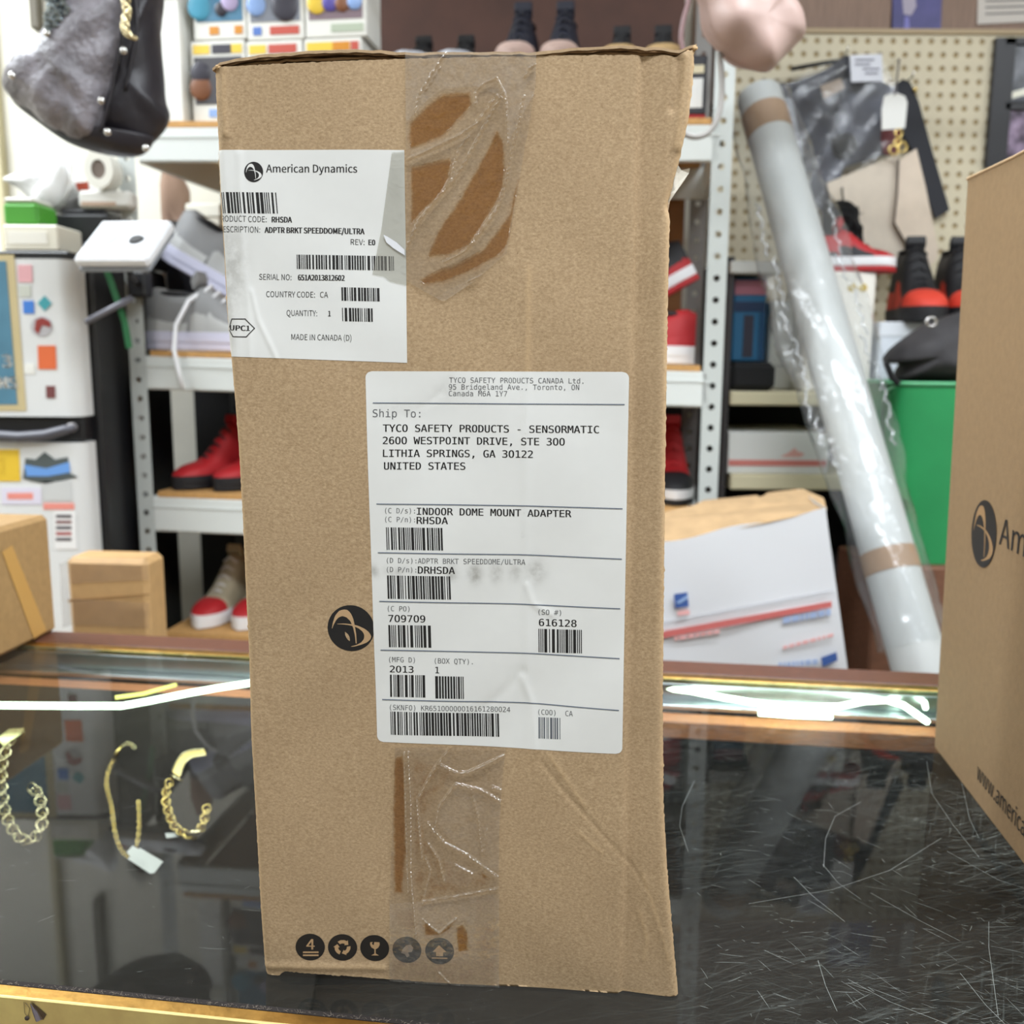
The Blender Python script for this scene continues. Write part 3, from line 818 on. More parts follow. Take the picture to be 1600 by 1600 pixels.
# label one: print (it runs off the sticker where it wraps round the left edge)
face.clip = lambda V: interp(LEFT, V) + .0009
def line(parent, ink, name, *a, **k):
    if a[1] == MONO: a = (a[0].replace('0', 'O'),) + a[1:]       # the label printer's zero has no dot
    m = MB(); face.text(m, *a, h=HT, **k); m.build(name, ink, parent)
mb = MB(); T = lambda *a, **k: line(lab1, INK, 'printed_text', *a, **k)
T('American Dynamics', SANS, 415.6, 269.3, 559, 270.3, 12.2, bold=.005)
T('PRODUCT CODE:', SANS, 338, 345.8, 416.8, 347.4, 9.3); T('RHSDA', SANS, 424.6, 347.6, 456.8, 348, 9, bold=.018)
T('DESCRIPTION:', SANS, 341, 362.3, 406.6, 363.6, 9.3); T('ADPTR BRKT SPEEDDOME/ULTRA', SANS, 413.4, 363.8, 570, 366.2, 9, bold=.018)
T('REV:', SANS, 548.4, 382.6, 569.8, 383, 8.8); T('E0', SANS, 575.8, 383, 586.6, 383.2, 8.6, bold=.018)
T('SERIAL NO:', SANS, 404.8, 437, 455.7, 437.8, 9); T('651A2013812602', SANS, 465.8, 438, 539.4, 439, 8.8, bold=.018)
T('COUNTRY CODE:', SANS, 416, 464, 492.6, 465, 9); T('CA', SANS, 500.7, 465, 513.3, 465.4, 9)
T('QUANTITY:', SANS, 448, 493.4, 496, 494.2, 9); T('1', SANS, 513.2, 494.4, 517.4, 494.5, 8.6, bold=.018)
T('MADE IN CANADA (D)', SANS, 455.7, 531, 549.4, 532.6, 9)
T('UPC1', SANS, 359.3, 516.2, 392, 517.2, 8.2, bold=.016)
for a, b in (((363, 498.5), (384, 498.5)), ((384, 498.5), (398.5, 513)), ((398.5, 513), (386, 526.5)), ((386, 526.5), (365, 526)), ((365, 526), (358.5, 516)), ((358.5, 511), (363, 498.5))):
    d = Vector((b[0] - a[0], b[1] - a[1])).normalized() * .7; n = Vector((-d.y, d.x))
    face.quad(mb, ((a[0] - d.x + n.x, a[1] - d.y + n.y), (b[0] + d.x + n.x, b[1] + d.y + n.y), (b[0] + d.x - n.x, b[1] + d.y - n.y), (a[0] - d.x - n.x, a[1] - d.y - n.y)), h=HT + .00004, n=2, nx=14)
mb.build('printed_hexagon', INK, lab1)
for k, b in enumerate(((344.5, 300, 431.5, 333, 3, 54, .01, 3), (464, 398, 615, 420.5, 8, 112, .016, .5), (534, 449, 593, 470, 12, 46, .02, .5), (535, 481, 582.5, 502, 21, 36, .02, .5))):
    mb = MB(); face.barcode(mb, *b[:4], seed=b[4], dens=b[5], slope=b[6], lean=b[7])
    for i, p in enumerate(mb.v): mb.v[i] = tuple(Vector(p) + face.n * (HT - .00035))
    mb.build('barcode', INK, lab1)

# round emblem: disc with two crossing tapered swooshes
SW1 = ([(17, 76), (18.6, 66), (23, 52), (30, 43), (38, 39.5), (46, 40), (52, 45), (57, 55), (60, 68), (63, 85), (63.8, 103)], [(62, 103), (60.5, 88), (57.5, 74), (52, 61), (45, 54.5), (38, 52), (31, 54), (25, 60), (20, 70), (17.6, 76.5)])
SW2 = ([(27, 67.2), (40, 66), (54, 67), (66, 69), (80, 75), (88, 81.5), (91.5, 88), (90, 94), (84, 100), (74, 104.5), (60, 109), (53, 109.6)], [(53.5, 109), (64, 105.5), (72, 101), (77, 95), (78.6, 88), (76, 81), (69, 75), (60, 71), (50, 68.8), (38, 67.8), (27.5, 67.9)])
def emblem(fc, parent, cx, cy, rx, ry, h, ink, bare, skew=0.0):
    mb = MB(); pts = [(cx + rx * cos(2 * pi * k / 40), cy + ry * sin(2 * pi * k / 40) + skew * cos(2 * pi * k / 40)) for k in range(40)]
    fc.poly(mb, pts, h); d = mb.build('emblem', ink, parent)
    mb = MB()
    for top, bot in (SW1, SW2):
        n = 24
        def rs(p):
            p = np.array(p, float); s = np.concatenate([[0], np.cumsum(np.hypot(*np.diff(p, axis=0).T))]); s /= s[-1]; q = np.linspace(0, 1, n)
            return np.stack([np.interp(q, s, p[:, 0]), np.interp(q, s, p[:, 1])], 1)
        a, b = rs(top), rs(bot)[::-1]
        loc = lambda p: (cx + (p[0] - 54.5) / 42.5 * rx, cy + (p[1] - 69) / 42.5 * ry * .995 + skew * (p[0] - 54.5) / 42.5)
        for i in range(n - 1): fc.poly(mb, [loc(a[i]), loc(a[i + 1]), loc(b[i + 1]), loc(b[i])], h + .00006)
    mb.build('emblem_swoosh', bare, parent)
# the enlarged emblem crop measured: disc spans 31..104 across and 25..97 down in its own units (centre 67.., scaled below)
SW1 = tuple([((x * .96 + 17.5), (y * .98 - 6.5)) for x, y in p] for p in SW1); SW2 = tuple([((x * .96 + 17.5), (y * .98 - 6.5)) for x, y in p] for p in SW2)
SW1 = tuple([(x - 14, y + 2.5) for x, y in p] for p in SW1); SW2 = tuple([(x - 14, y + 2.5) for x, y in p] for p in SW2)
emblem(face, lab1, 396.3, 268.7, 14.8, 16, HT, INK, M('label_bare', (232, 232, 230), .5))
emblem(face, front, 548.5, 981.5, 36.5, 36, HO * .4, INK, M('kraft_bare', (188, 156, 118), .85), skew=1.5)

face.clip = None
# label two: print
T = lambda *a, **k: line(lab2, INK, 'printed_text', *a, **k)
G = lambda *a, **k: line(lab2, INKL, 'printed_fine_text', *a, **k)
G('TYCO SAFETY PRODUCTS CANADA Ltd.', MONO, 701.6, 598, 911.5, 599.3, 8.2); G('95 Bridgeland Ave., Toronto, ON', MONO, 701, 608.6, 905, 609.3, 8.2); G('Canada M6A 1Y7', MONO, 701, 618.8, 792.4, 619.3, 8.2)
G('Ship To:', MONO, 582.8, 651.5, 656.5, 652.3, 12)
T('TYCO SAFETY PRODUCTS - SENSORMATIC', MONO, 598.5, 674.5, 936, 676.7, 11.4, bold=.012); T('2600 WESTPOINT DRIVE, STE 300', MONO, 598.5, 693.7, 882.6, 695.8, 11.4, bold=.012)
T('LITHIA SPRINGS, GA 30122', MONO, 598.8, 713.6, 832.8, 715.2, 11.4, bold=.012); T('UNITED STATES', MONO, 600.4, 733.4, 727, 734.2, 11.4, bold=.012)
G('(C D/s):', MONO, 602, 801.5, 648.5, 802.2, 8); T('INDOOR DOME MOUNT ADAPTER', MONO, 651.3, 804.2, 893, 808, 11, bold=.012)
G('(C P/n):', MONO, 602, 815.2, 648.5, 816, 8); T('RHSDA', MONO, 651, 818.4, 700, 819, 11, bold=.012)
G('(D D/s):', MONO, 604.5, 879.3, 650.7, 880, 7.8); G('ADPTR BRKT SPEEDDOME/ULTRA', MONO, 653, 880.2, 820.7, 882.6, 8.2)
G('(D P/n):', MONO, 604.5, 893.5, 650.5, 894.2, 7.8); T('DRHSDA', MONO, 653, 895.8, 711, 896.8, 11, bold=.012)
G('(C PO)', MONO, 606, 954.6, 640, 955.2, 8); T('709709', MONO, 606.8, 971.6, 664.5, 972.6, 11, bold=.01); G('(SO #)', MONO, 841.3, 960.2, 876.8, 961.2, 8); T('616128', MONO, 841.9, 978, 901, 979.4, 11, bold=.01)
G('(MFG D)', MONO, 607.6, 1035, 648, 1036, 8); T('2013', MONO, 608.7, 1051.2, 645.8, 1052, 10.4, bold=.01); G('(BOX QTY).', MONO, 679, 1037, 738.5, 1038.6, 8); T('1', MONO, 680, 1052.5, 685.8, 1052.7, 10, bold=.01)
G('(SKNFO) KR65100000016161280024', MONO, 608.7, 1110, 797, 1114, 8); G('(COO)  CA', MONO, 841, 1117, 895, 1118.6, 8)
for a, m_, b in (((583, 629.5), (780, 631), (976, 632)), ((588.6, 787.2), (822, 790.3), (972.7, 794.6)), ((590.5, 863.5), (820, 867), (971.5, 873)), ((592.8, 939.4), (822, 944.5), (969, 950.6)), ((594.5, 1016), (825, 1021), (968, 1028.6)), ((596.5, 1094), (826, 1099), (967, 1108.6))):
    mr_ = MB()
    for p, q in ((a, m_), (m_, b)):
        face.quad(mr_, ((p[0], p[1] - .8), (q[0], q[1] - .8), (q[0], q[1] + .8), (p[0], p[1] + .8)), h=HT + .00008, n=1, nx=30)
    mr_.build('ruled_line', RULE, lab2)
GREYINK = M('print_ink_grey', (96, 100, 108), .6)
for k, b in enumerate(((603.2, 823.8, 691.2, 859, 4, 62, 0.012, 1.2), (604.8, 899, 703.5, 935.5, 6, 72, .014, 1.2), (606.8, 976.5, 672.8, 1011.5, 9, 46, .018, .8), (841.3, 982.6, 909, 1019.5, 14, 46, .02, .2), (608.7, 1055, 663.7, 1089.8, 17, 40, .014, .6),
                       (679.6, 1057, 724, 1092, 19, 30, .02, .6), (609.5, 1112.6, 779, 1149, 23, 128, .022, .8), (841.3, 1121, 875.4, 1154, 29, 30, .02, .2))):
    mb = MB(); face.barcode(mb, *b[:4], seed=b[4], dens=b[5], slope=b[6], lean=b[7])
    for i, p in enumerate(mb.v): mb.v[i] = tuple(Vector(p) + face.n * (HT - .00035))
    mb.build('barcode', GREYINK if k == 7 else INK, lab2)

# handling icons
ICON = M('icon_ink', (30, 27, 26), .6); BARE = M('icon_bare', (186, 152, 112), .85); BAREH = M('icon_bare_hazy', (150, 134, 120), .7)
def disc(mb, cx, cy, rx, ry, h): face.poly(mb, [(cx + rx * cos(2 * pi * k / 36), cy + ry * sin(2 * pi * k / 36) + .05 * rx * cos(2 * pi * k / 36)) for k in range(36)], h)
def icon(cx, cy, draw, mat=None):
    mb = MB(); disc(mb, cx, cy, 22.6, 20.4, HO * .5); o = mb.build('handling_icon', ICON, front)
    mb = MB(); draw(mb, cx, cy); mb.build('icon_symbol', mat or BARE, front); return o
h2 = HO * .5 + .00007
def pl(mb, cx, cy, pts): face.poly(mb, [(cx + x, cy + y) for x, y in pts], h2)
def seg(mb, cx, cy, a, b, w): 
    d = Vector((b[0] - a[0], b[1] - a[1])).normalized(); n = Vector((-d.y, d.x)) * w / 2
    pl(mb, cx, cy, [(a[0] + n.x, a[1] + n.y), (b[0] + n.x, b[1] + n.y), (b[0] - n.x, b[1] - n.y), (a[0] - n.x, a[1] - n.y)])
def ic_stack(mb, x, y):
    face.text(mb, '4', SANS, x - 6, y + 3.4, x + 7, y + 4, 16, bold=.006, h=h2)
    seg(mb, x, y, (-11, 7.6), (13, 8.2), 2.4); seg(mb, x, y, (-11, 12.2), (13, 12.8), 2.4)
def ic_recycle(mb, x, y):
    for k in range(3):
        a0 = radians(-90 + 120 * k)
        q = lambda r, a: (r * 1.08 * cos(a), r * cos(0) * sin(a))
        pts_o = [q(11.5, a0 + radians(t)) for t in (-38, -15, 10, 34)]; pts_i = [q(6.2, a0 + radians(t)) for t in (34, 10, -15, -38)]
        pl(mb, x, y, pts_o + pts_i)
        pl(mb, x, y, [q(13.5, a0 + radians(34)), q(9, a0 + radians(66)), q(4, a0 + radians(34))])
def ic_glass(mb, x, y):
    pl(mb, x, y, [(-7, -9), (-3, -9.5), (-4.5, -6.5), (-1.5, -4.5), (-.5, -9.5), (7.5, -9), (7.8, -5), (6, -1), (2.5, 1.5), (-1.2, 1.4), (-5, -1), (-7, -5)])
    seg(mb, x, y, (.6, 1), (.6, 9), 2); pl(mb, x, y, [(-5.5, 11.5), (-1, 9), (2.5, 9), (7, 11.8)])
def ic_dim(mb, x, y):
    pl(mb, x, y, [(-6, -2), (-1, -7), (6, -8), (10, -3), (8, 3), (2, 4), (4, 9), (0, 12), (-3, 7), (-9, 5)])
def ic_up(mb, x, y):
    pl(mb, x, y, [(-11, 1), (-1, -9), (11, 1.5), (5.5, 1.5), (5.5, 8), (-5.5, 7.6), (-5.5, 1)]); seg(mb, x, y, (-12, 10.5), (12, 11.2), 1.8)
icon(486, 1477, ic_stack); icon(535.8, 1479, ic_recycle); icon(585.6, 1480.8, ic_glass); icon(636, 1483.5, ic_dim, BAREH); icon(687, 1485.5, ic_up)

# ---- clear packing tape with creases
tm, tmix, ttr, tdf = clear_mat('packing_tape', (.97, .95, .92, 1), .1, (.86, .82, .76, 1), rough=.06, f0=.10, bump=.22, bscale=150)
nt = tm.node_tree; N = nt.nodes; L = nt.links; tc = [n for n in N if n.type == 'TEX_COORD'][0]
wa = N.new('ShaderNodeAttribute'); wa.attribute_name = 'stuck'
nn = noise(210, 6, None, .7); ad = N.new('ShaderNodeMath'); ad.operation = 'ADD'; L.new(wa.outputs['Fac'], ad.inputs[0]); L.new(rng(nn.outputs[0], .3, .7, -.36, .36), ad.inputs[1])
stuck = rng(ad.outputs[0], .30, .85)
L.new(mixc(stuck, (.97, .955, .93, 1), (.78, .61, .39, 1)), ttr.inputs[0])
wh = N.new('ShaderNodeAttribute'); wh.attribute_name = 'haze'
mh = N.new('ShaderNodeMath'); mh.operation = 'MULTIPLY'; L.new(wh.outputs['Fac'], mh.inputs[0]); L.new(rng(nn.outputs[0], .3, .7, .3, 1.25), mh.inputs[1]); L.new(mh.outputs[0], tmix.inputs[0])

def tape(name, y0, y1, le, re, stuckp, hazep, ridges, label, nu=170, nv=360, h0=.0006, base_haze=.06, seed=1):
    ys = np.linspace(y0, y1, nv); X = []; Y = []
    for y in ys:
        a, b = interp(le, y), interp(re, y)
        X += list(np.linspace(a, b, nu)); Y += [y] * nu
    X = np.array(X); Y = np.array(Y); r = np.random.RandomState(seed)
    st = np.zeros(len(X)); hz = np.full(len(X), base_haze)
    for p in stuckp:
        top_ = 1.0
        if isinstance(p, tuple): p, top_ = p
        st = np.maximum(st, np.where(inside(X, Y, p), 1, 0) * np.clip(pdist(X, Y, p + p[:1]) / 9, .3, 1) * top_)
    for p, a in hazep: hz = np.maximum(hz, np.where(inside(X, Y, p), a, 0))
    hz = np.where(st > .5, .02, hz)
    H = np.full(len(X), h0); H += np.where(st > .5, 0, .0003)
    for p, a, w in ridges:
        e = pdist(X, Y, p); jag = 1 + .35 * np.sin(Y * .9 + X * .5)
        w = w * .72; H += 1.5 * a * mm * jag * np.exp(-(e / w) ** 2); hz = np.maximum(hz, .16 * np.exp(-(e / (w * .8)) ** 2)); st = np.where(e < w * 2, st * .25, st)
    UV = np.array([face.uv(x, y) for x, y in zip(X, Y)]); UV[:, 1] = np.maximum(UV[:, 1], .0008)
    Pp = face.pts(UV[:, 0], UV[:, 1], H)
    mb = MB(); mb.v = [tuple(p) for p in Pp]; mb.f = [(j * nu + i, j * nu + i + 1, (j + 1) * nu + i + 1, (j + 1) * nu + i) for j in range(nv - 1) for i in range(nu - 1)]; mb.mi = [0] * len(mb.f)
    o = mb.build(name, tm, carton, smooth=True, label=label)
    for nm, v in (('stuck', st), ('haze', hz)):
        at = o.data.attributes.new(nm, 'FLOAT', 'POINT'); at.data.foreach_set('value', v.astype(np.float32))
    return o
def z6(x, y): return (600 + x * .275, 60 + y * .275)       # readings off an enlargement of the photograph
def z7(x, y): return (380 + x * .4375, 1150 + y * .4375)
P6 = lambda *p: [z6(*q) for q in p]
P7 = lambda *p: [z7(*q) for q in p]
tape('packing_tape', 82, 470, [(634, 82), (635, 300), (636, 440), (662, 455), (690, 470)], [(838, 82), (837, 130), (829, 190), (820, 230), (810, 290), (802, 340), (792, 396), (740, 440), (695, 470)],
     [P6((130, 480), (260, 350), (330, 300), (500, 290), (520, 380), (440, 460), (350, 560), (170, 640), (135, 640)), P6((140, 720), (260, 690), (380, 660), (395, 700), (380, 800), (330, 900), (220, 1000), (140, 1100)),
      P6((230, 1240), (300, 1080), (420, 900), (540, 680), (640, 490), (690, 560), (700, 700), (690, 850), (640, 960), (560, 1080), (500, 1180), (380, 1240), (240, 1260)), P6((700, 1000), (730, 850), (760, 780), (780, 800), (750, 980), (715, 1180), (650, 1250), (480, 1340), (330, 1400), (220, 1410), (180, 1370), (300, 1300), (420, 1260), (560, 1180), (640, 1070))],
     [(P6((120, 80), (880, 80), (860, 300), (700, 600), (680, 330), (520, 270), (330, 290), (240, 360), (130, 480)), .15), (P6((380, 1420), (690, 1270), (560, 1400), (330, 1540), (250, 1500)), .12), (P6((150, 640), (360, 560), (500, 500), (480, 560), (300, 640), (160, 720)), .12)],
     [(P6((140, 690), (300, 620), (440, 550), (530, 480), (640, 330)), 1.1, 2.6), (P6((130, 1190), (200, 1040), (330, 880), (400, 800), (470, 690), (540, 560), (660, 340)), 1.3, 2.4), (P6((380, 840), (400, 720), (430, 620), (480, 560)), .9, 1.6), (P6((480, 1190), (560, 1090), (650, 960), (700, 800), (720, 680), (770, 480), (795, 330)), 1.3, 2.3),
      (P6((340, 1270), (440, 1220), (520, 1160)), .8, 2), (P6((640, 230), (560, 260), (520, 310), (520, 380)), .8, 1.8), (P6((640, 230), (690, 330), (700, 480), (705, 600)), .8, 1.8), (P6((800, 220), (830, 170), (860, 150)), .9, 1.6), (P6((850, 330), (830, 500), (800, 700)), .8, 1.6), (P6((180, 440), (200, 330), (290, 180), (350, 90)), .8, 1.7), (P6((240, 300), (320, 170)), .6, 1.4), (P6((680, 1280), (600, 1330), (480, 1380)), .7, 1.6)],
     'clear crinkled packing tape over the top edge')
tape('packing_tape', 1168, 1546, [(617, 1168), (612, 1300), (609, 1400), (609, 1546)], [(790, 1168), (784, 1230), (780, 1300), (780, 1546)],
     [P7((530, 70), (580, 60), (590, 200), (590, 420), (575, 570), (530, 570), (525, 330)), P7((640, 640), (700, 690), (790, 620), (740, 700), (700, 720), (640, 720)), P7((750, 680), (790, 660), (810, 700), (815, 775), (760, 780)), P7((840, 470), (905, 510), (850, 520)), (P7((590, 60), (760, 120), (700, 240), (640, 300), (700, 420), (840, 470), (900, 540), (640, 600), (600, 620)), .42), (P7((525, 600), (640, 610), (640, 700), (540, 700)), .40), (P7((520, 780), (915, 780), (915, 900), (520, 880)), .36), (P7((815, 560), (915, 560), (915, 780), (815, 780)), .36)],
     [(P7((520, 600), (920, 560), (920, 910), (520, 890)), .13), (P7((690, 260), (770, 170), (930, 250), (910, 480), (820, 440), (700, 330)), .10), (P7((600, 40), (940, 60), (920, 250), (760, 130), (640, 230), (610, 600)), .06), (P7((720, 440), (840, 480), (800, 540), (720, 520)), .10)],
     [(P7((590, 60), (600, 250), (600, 480), (620, 710)), 1.2, 1.8), (P7((575, 60), (580, 300), (590, 560)), .8, 1.5), (P7((640, 440), (620, 230), (680, 120), (740, 40)), 1.0, 1.8), (P7((680, 350), (700, 250), (760, 170), (850, 190), (920, 230)), .9, 1.6), (P7((700, 100), (760, 130), (800, 130), (930, 70)), 1.0, 1.6), (P7((815, 190), (840, 290), (855, 420), (870, 330)), .8, 1.3),
      (P7((660, 310), (720, 380), (800, 420), (910, 500)), .8, 1.6), (P7((640, 590), (760, 570), (910, 540)), .7, 1.6), (P7((640, 650), (700, 700), (760, 650)), .6, 1.4), (P7((660, 380), (700, 440), (720, 520)), .7, 1.6), (P7((890, 180), (920, 190)), .9, 2), (P7((640, 600), (670, 480), (650, 430)), .7, 1.4), (P7((760, 460), (820, 490)), .6, 2), (P7((700, 840), (740, 880)), .5, 1.4)],
     'clear crumpled packing tape over the bottom edge', seed=4, base_haze=.05)
# dusty end of the tape lying over the product label
pm = clear_mat('dusty_tape', (.86, .855, .82, 1), .16, (.6, .59, .54, 1), rough=.35, f0=.05, bump=.3, bscale=300)[0]
U = []
tri = [(613, 239), (632, 237), (635.5, 446), (610, 440), (600, 432), (582, 429), (596, 360)]
mb = MB(); q = np.array([face.uv(*p) for p in tri]); cc = q.mean(0); rings = []
for r in np.linspace(0, 1, 9):
    p = cc + (q - cc) * r; rings.append(face.pts(p[:, 0], p[:, 1], HT + .00025))
n = len(tri)
for r in range(8):
    mb.add(list(map(tuple, rings[r])) + list(map(tuple, rings[r + 1])), [(i, (i + 1) % n, n + (i + 1) % n, n + i) for i in range(n)])
mb.build('dusty_tape_end', pm, carton, label='dusty grey tape end over the product label')
mb = MB(); face.poly(mb, [(599.5, 367), (606, 370), (620, 379), (633, 391), (634, 400), (615, 388), (604, 379)], HT + .0005); mb.build('tape_tear', M('tape_tear', (236, 238, 244), .3), carton)

# ------------------------------------------------------------------ cartons standing left and right on the counter
def carton_side(name, label, a, b, top, length, back, mat, z=1.0, edge=None, nx=2):
    """closed carton: its visible wall stands on the line a-b (picture points on the glass), top edge given"""
    fc = Face(onz(*a, z), onz(*b, z))
    u0, v0 = fc.uv(*top)
    p0 = fc.o; p1 = fc.o + fc.ex * length; h0 = Vector((0, 0, v0))
    root = thing(name, label, 'cardboard box', tuple((p0 + p1) / 2 + back * .5))
    return fc, root, u0, v0

# right: wall faces left, printed with the same emblem
FR_ = Face(onz(1455, 1161, 1.0), onz(1600, 1351, 1.0))
rc = thing('cardboard_carton', 'cardboard carton cut by the right picture edge, standing on scratched glass', 'cardboard box', tuple(FR_.o + FR_.ex * .2 + Vector((.16, 0, 0))))
RCL = .43; back = -FR_.n * .34
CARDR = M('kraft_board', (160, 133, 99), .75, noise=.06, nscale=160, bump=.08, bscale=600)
tl = FR_.uv(1506, 282); tr_ = FR_.uv(1600, 238)
vt = lambda u: tl[1] + (tr_[1] - tl[1]) * (u - tl[0]) / (tr_[0] - tl[0]) * 1.0
mb = MB(); rows = []
for k in range(61):
    t = k / 60; r = []
    for i in range(41):
        s_ = (i / 40) ** 1.5
        ul = tl[0] * t + .0 * (1 - t); u = ul + (RCL - ul) * s_
        v = t * (tl[1] + (tr_[1] - tl[1]) / (tr_[0] - tl[0]) * min(.12, (u - tl[0])))
        d = u - ul; rd = -.008 * (1 - math.sqrt(max(0, 1 - max(0, 1 - d / .013) ** 2)))
        sc = FR_.uv(1488, 1010)[1]
        rd -= .0012 * math.exp(-((v - sc - .0) / .0016) ** 2) + .00015 * sin(9 * u + 3 * t)
        r.append(FR_.o + FR_.ex * u + FR_.ey * max(v, .0005) + FR_.n * (rd - .0002))
    rows.append(r)
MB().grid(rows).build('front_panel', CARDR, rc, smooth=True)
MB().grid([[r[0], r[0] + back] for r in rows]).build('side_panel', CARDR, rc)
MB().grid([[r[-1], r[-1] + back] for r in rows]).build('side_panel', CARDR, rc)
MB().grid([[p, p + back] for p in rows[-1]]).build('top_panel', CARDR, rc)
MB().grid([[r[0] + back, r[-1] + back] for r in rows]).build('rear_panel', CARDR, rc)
mb = MB(); pts = [p + FR_.n * .0005 for p in rows[-1]]; mb.tube(pts, .0011, 5); mb.build('worn_top_edge', M('kraft_edge', (206, 176, 138), .9), rc)
ORI = FR_
h_ = .003
class Near(Face): pass
emb = [FR_.uv(1537, 834), FR_.uv(1537, 780)]
R_ = emb[1][1] - emb[0][1]
def disc_uv(fc, mb, c, r, h, n=40): mb.add([fc.pt(c[0] + r * cos(2 * pi * k / n), c[1] + r * sin(2 * pi * k / n), h) for k in range(n)], [tuple(range(n))])
mb = MB(); disc_uv(FR_, mb, emb[0], R_, .0003); mb.build('emblem', INK, rc)
def swoosh_uv(fc, c, R, h, mat, parent):
    mb = MB()
    for top, bot in (SW1, SW2):
        n = 24
        def rs(p):
            p = np.array(p, float); s = np.concatenate([[0], np.cumsum(np.hypot(*np.diff(p, axis=0).T))]); s /= s[-1]; q = np.linspace(0, 1, n)
            return np.stack([np.interp(q, s, p[:, 0]), np.interp(q, s, p[:, 1])], 1)
        a, b = rs(top), rs(bot)[::-1]
        loc = lambda p: fc.pt(c[0] + (p[0] - 54.5) / 42.5 * R, c[1] - (p[1] - 69) / 42.5 * R, h)
        for i in range(n - 1): mb.add([loc(a[i]), loc(a[i + 1]), loc(b[i + 1]), loc(b[i])], [(0, 1, 2, 3)])
    mb.build('emblem_swoosh', mat, parent)
swoosh_uv(FR_, emb[0], R_, .00045, M('kraft_bare_right', (176, 142, 102), .85), rc)
def text_uv(fc, txt, fn, a, capA, width, h, mat, parent, name='printed_text', bold=0.0, xs=1.0):
    v, fs = text_mesh(txt, fn, bold); hv, _ = text_mesh('H', fn, bold); ch = max(p[1] for p in hv); xa = min(p[0] for p in v); xb = max(p[0] for p in v)
    k = width / (xb - xa) if width else capA / ch
    MB_ = MB(); MB_.add([fc.pt(a[0] + (p[0] - xa) * k * xs, a[1] + p[1] / ch * capA, h) for p in v], fs); MB_.build(name, mat, parent)
a = FR_.uv(1561, 850); c_ = FR_.uv(1570, 811); cap = abs(FR_.uv(1571, 810)[1] - FR_.uv(1571, 855)[1])
text_uv(FR_, 'American Dynamics', SANS, a, cap * .98, None, .0003, INK, rc, xs=1.2)
a = FR_.uv(1526, 1216); cap = abs(FR_.uv(1560, 1222)[1] - FR_.uv(1560, 1258)[1])
text_uv(FR_, 'www.americandynamics.net', SANS, a, cap * .85, None, .0003, INK, rc, xs=.78)

# left: big carton, right wall and top seen
FL_ = Face(onz(90, 985, 1.0) , onz(0, 1030, 1.0)) if False else Face(onz(0, 1030, 1.0), onz(90, 986, 1.0))
v1 = FL_.uv(84, 802)[1]; u1 = FL_.uv(90, 986)[0]
lc = thing('cardboard_carton', 'plain cardboard carton with tan tape stripe, on the left rear corner of the counter', 'cardboard box', tuple(FL_.o - FL_.ex * .1))
p0 = FL_.o - FL_.ex * .30; p1 = FL_.o + FL_.ex * u1; bk = -FL_.n * .34
mb = MB().frame(p0 + UP * .0006, p1 - p0, bk, UP * v1, bev=.006); mb.build('carton_body', CARD2, lc)
a, b, c_, d = FL_.uv(2, 862), FL_.uv(18, 852), FL_.uv(72, 985), FL_.uv(52, 998)
mb = MB().add([FL_.pt(*q, .0009) for q in (a, b, c_, d)], [(0, 1, 2, 3)]); mb2 = MB(); mb2.add([FL_.pt(*q, .0009) for q in (a, b, c_, d)], [(0, 1, 2, 3)])
mb2.build('kraft_tape_strip', M('kraft_tape', (206, 160, 92), .3), lc)

# ------------------------------------------------------------------ jewellery on the ramp under the glass
def RP(px, py, h=.003):
    return onpl(px, py, RC, RN) + RN * h
def link(mb, c, ax, up, a, b, r, n=10):
    pts = [c + ax * a * cos(2 * pi * k / n) + up * b * sin(2 * pi * k / n) for k in range(n)]
    mb.tube(pts, r, 5, closed=True)
def resample(pts, step):
    d = [0]
    for p, q in zip(pts[:-1], pts[1:]): d.append(d[-1] + (q - p).length)
    n = max(2, int(d[-1] / step)); out = []
    for i in range(n + 1):
        s = d[-1] * i / n; k = max(j for j in range(len(d)) if d[j] <= s + 1e-12); k = min(k, len(pts) - 2)
        out.append(pts[k].lerp(pts[k + 1], (s - d[k]) / (d[k + 1] - d[k])))
    return out
def smooth_px(pts, sub=6):
    out = []
    for i in range(len(pts) - 1):
        p = [Vector(pts[max(0, min(len(pts) - 1, i + k))] + (0,)) for k in (-1, 0, 1, 2)]
        for k in range(sub):
            t = k / sub; out.append(.5 * (2 * p[1] + (p[2] - p[0]) * t + (2 * p[0] - 5 * p[1] + 4 * p[2] - p[3]) * t * t + (3 * p[1] - p[0] - 3 * p[2] + p[3]) * t ** 3))
    out.append(Vector(pts[-1] + (0,))); return [(q.x, q.y) for q in out]
def chain(root, px, step, a, b, r, mat, lift=.003, taper=None):
    P = resample([RP(x, y, lift) for x, y in smooth_px(px)], step)
    for i in range(len(P) - 1):
        c = (P[i] + P[i + 1]) / 2; t = (P[i + 1] - P[i]).normalized(); s = RN.cross(t)
        u = (s * cos(.5 if i % 2 else -.5) + RN * sin(.5 if i % 2 else -.5)).normalized()
        m = MB(); link(m, c, t, u, a, b, r); m.build('link', mat, root, smooth=True)
def at(px, py): return tuple(RP(px, py, 0))
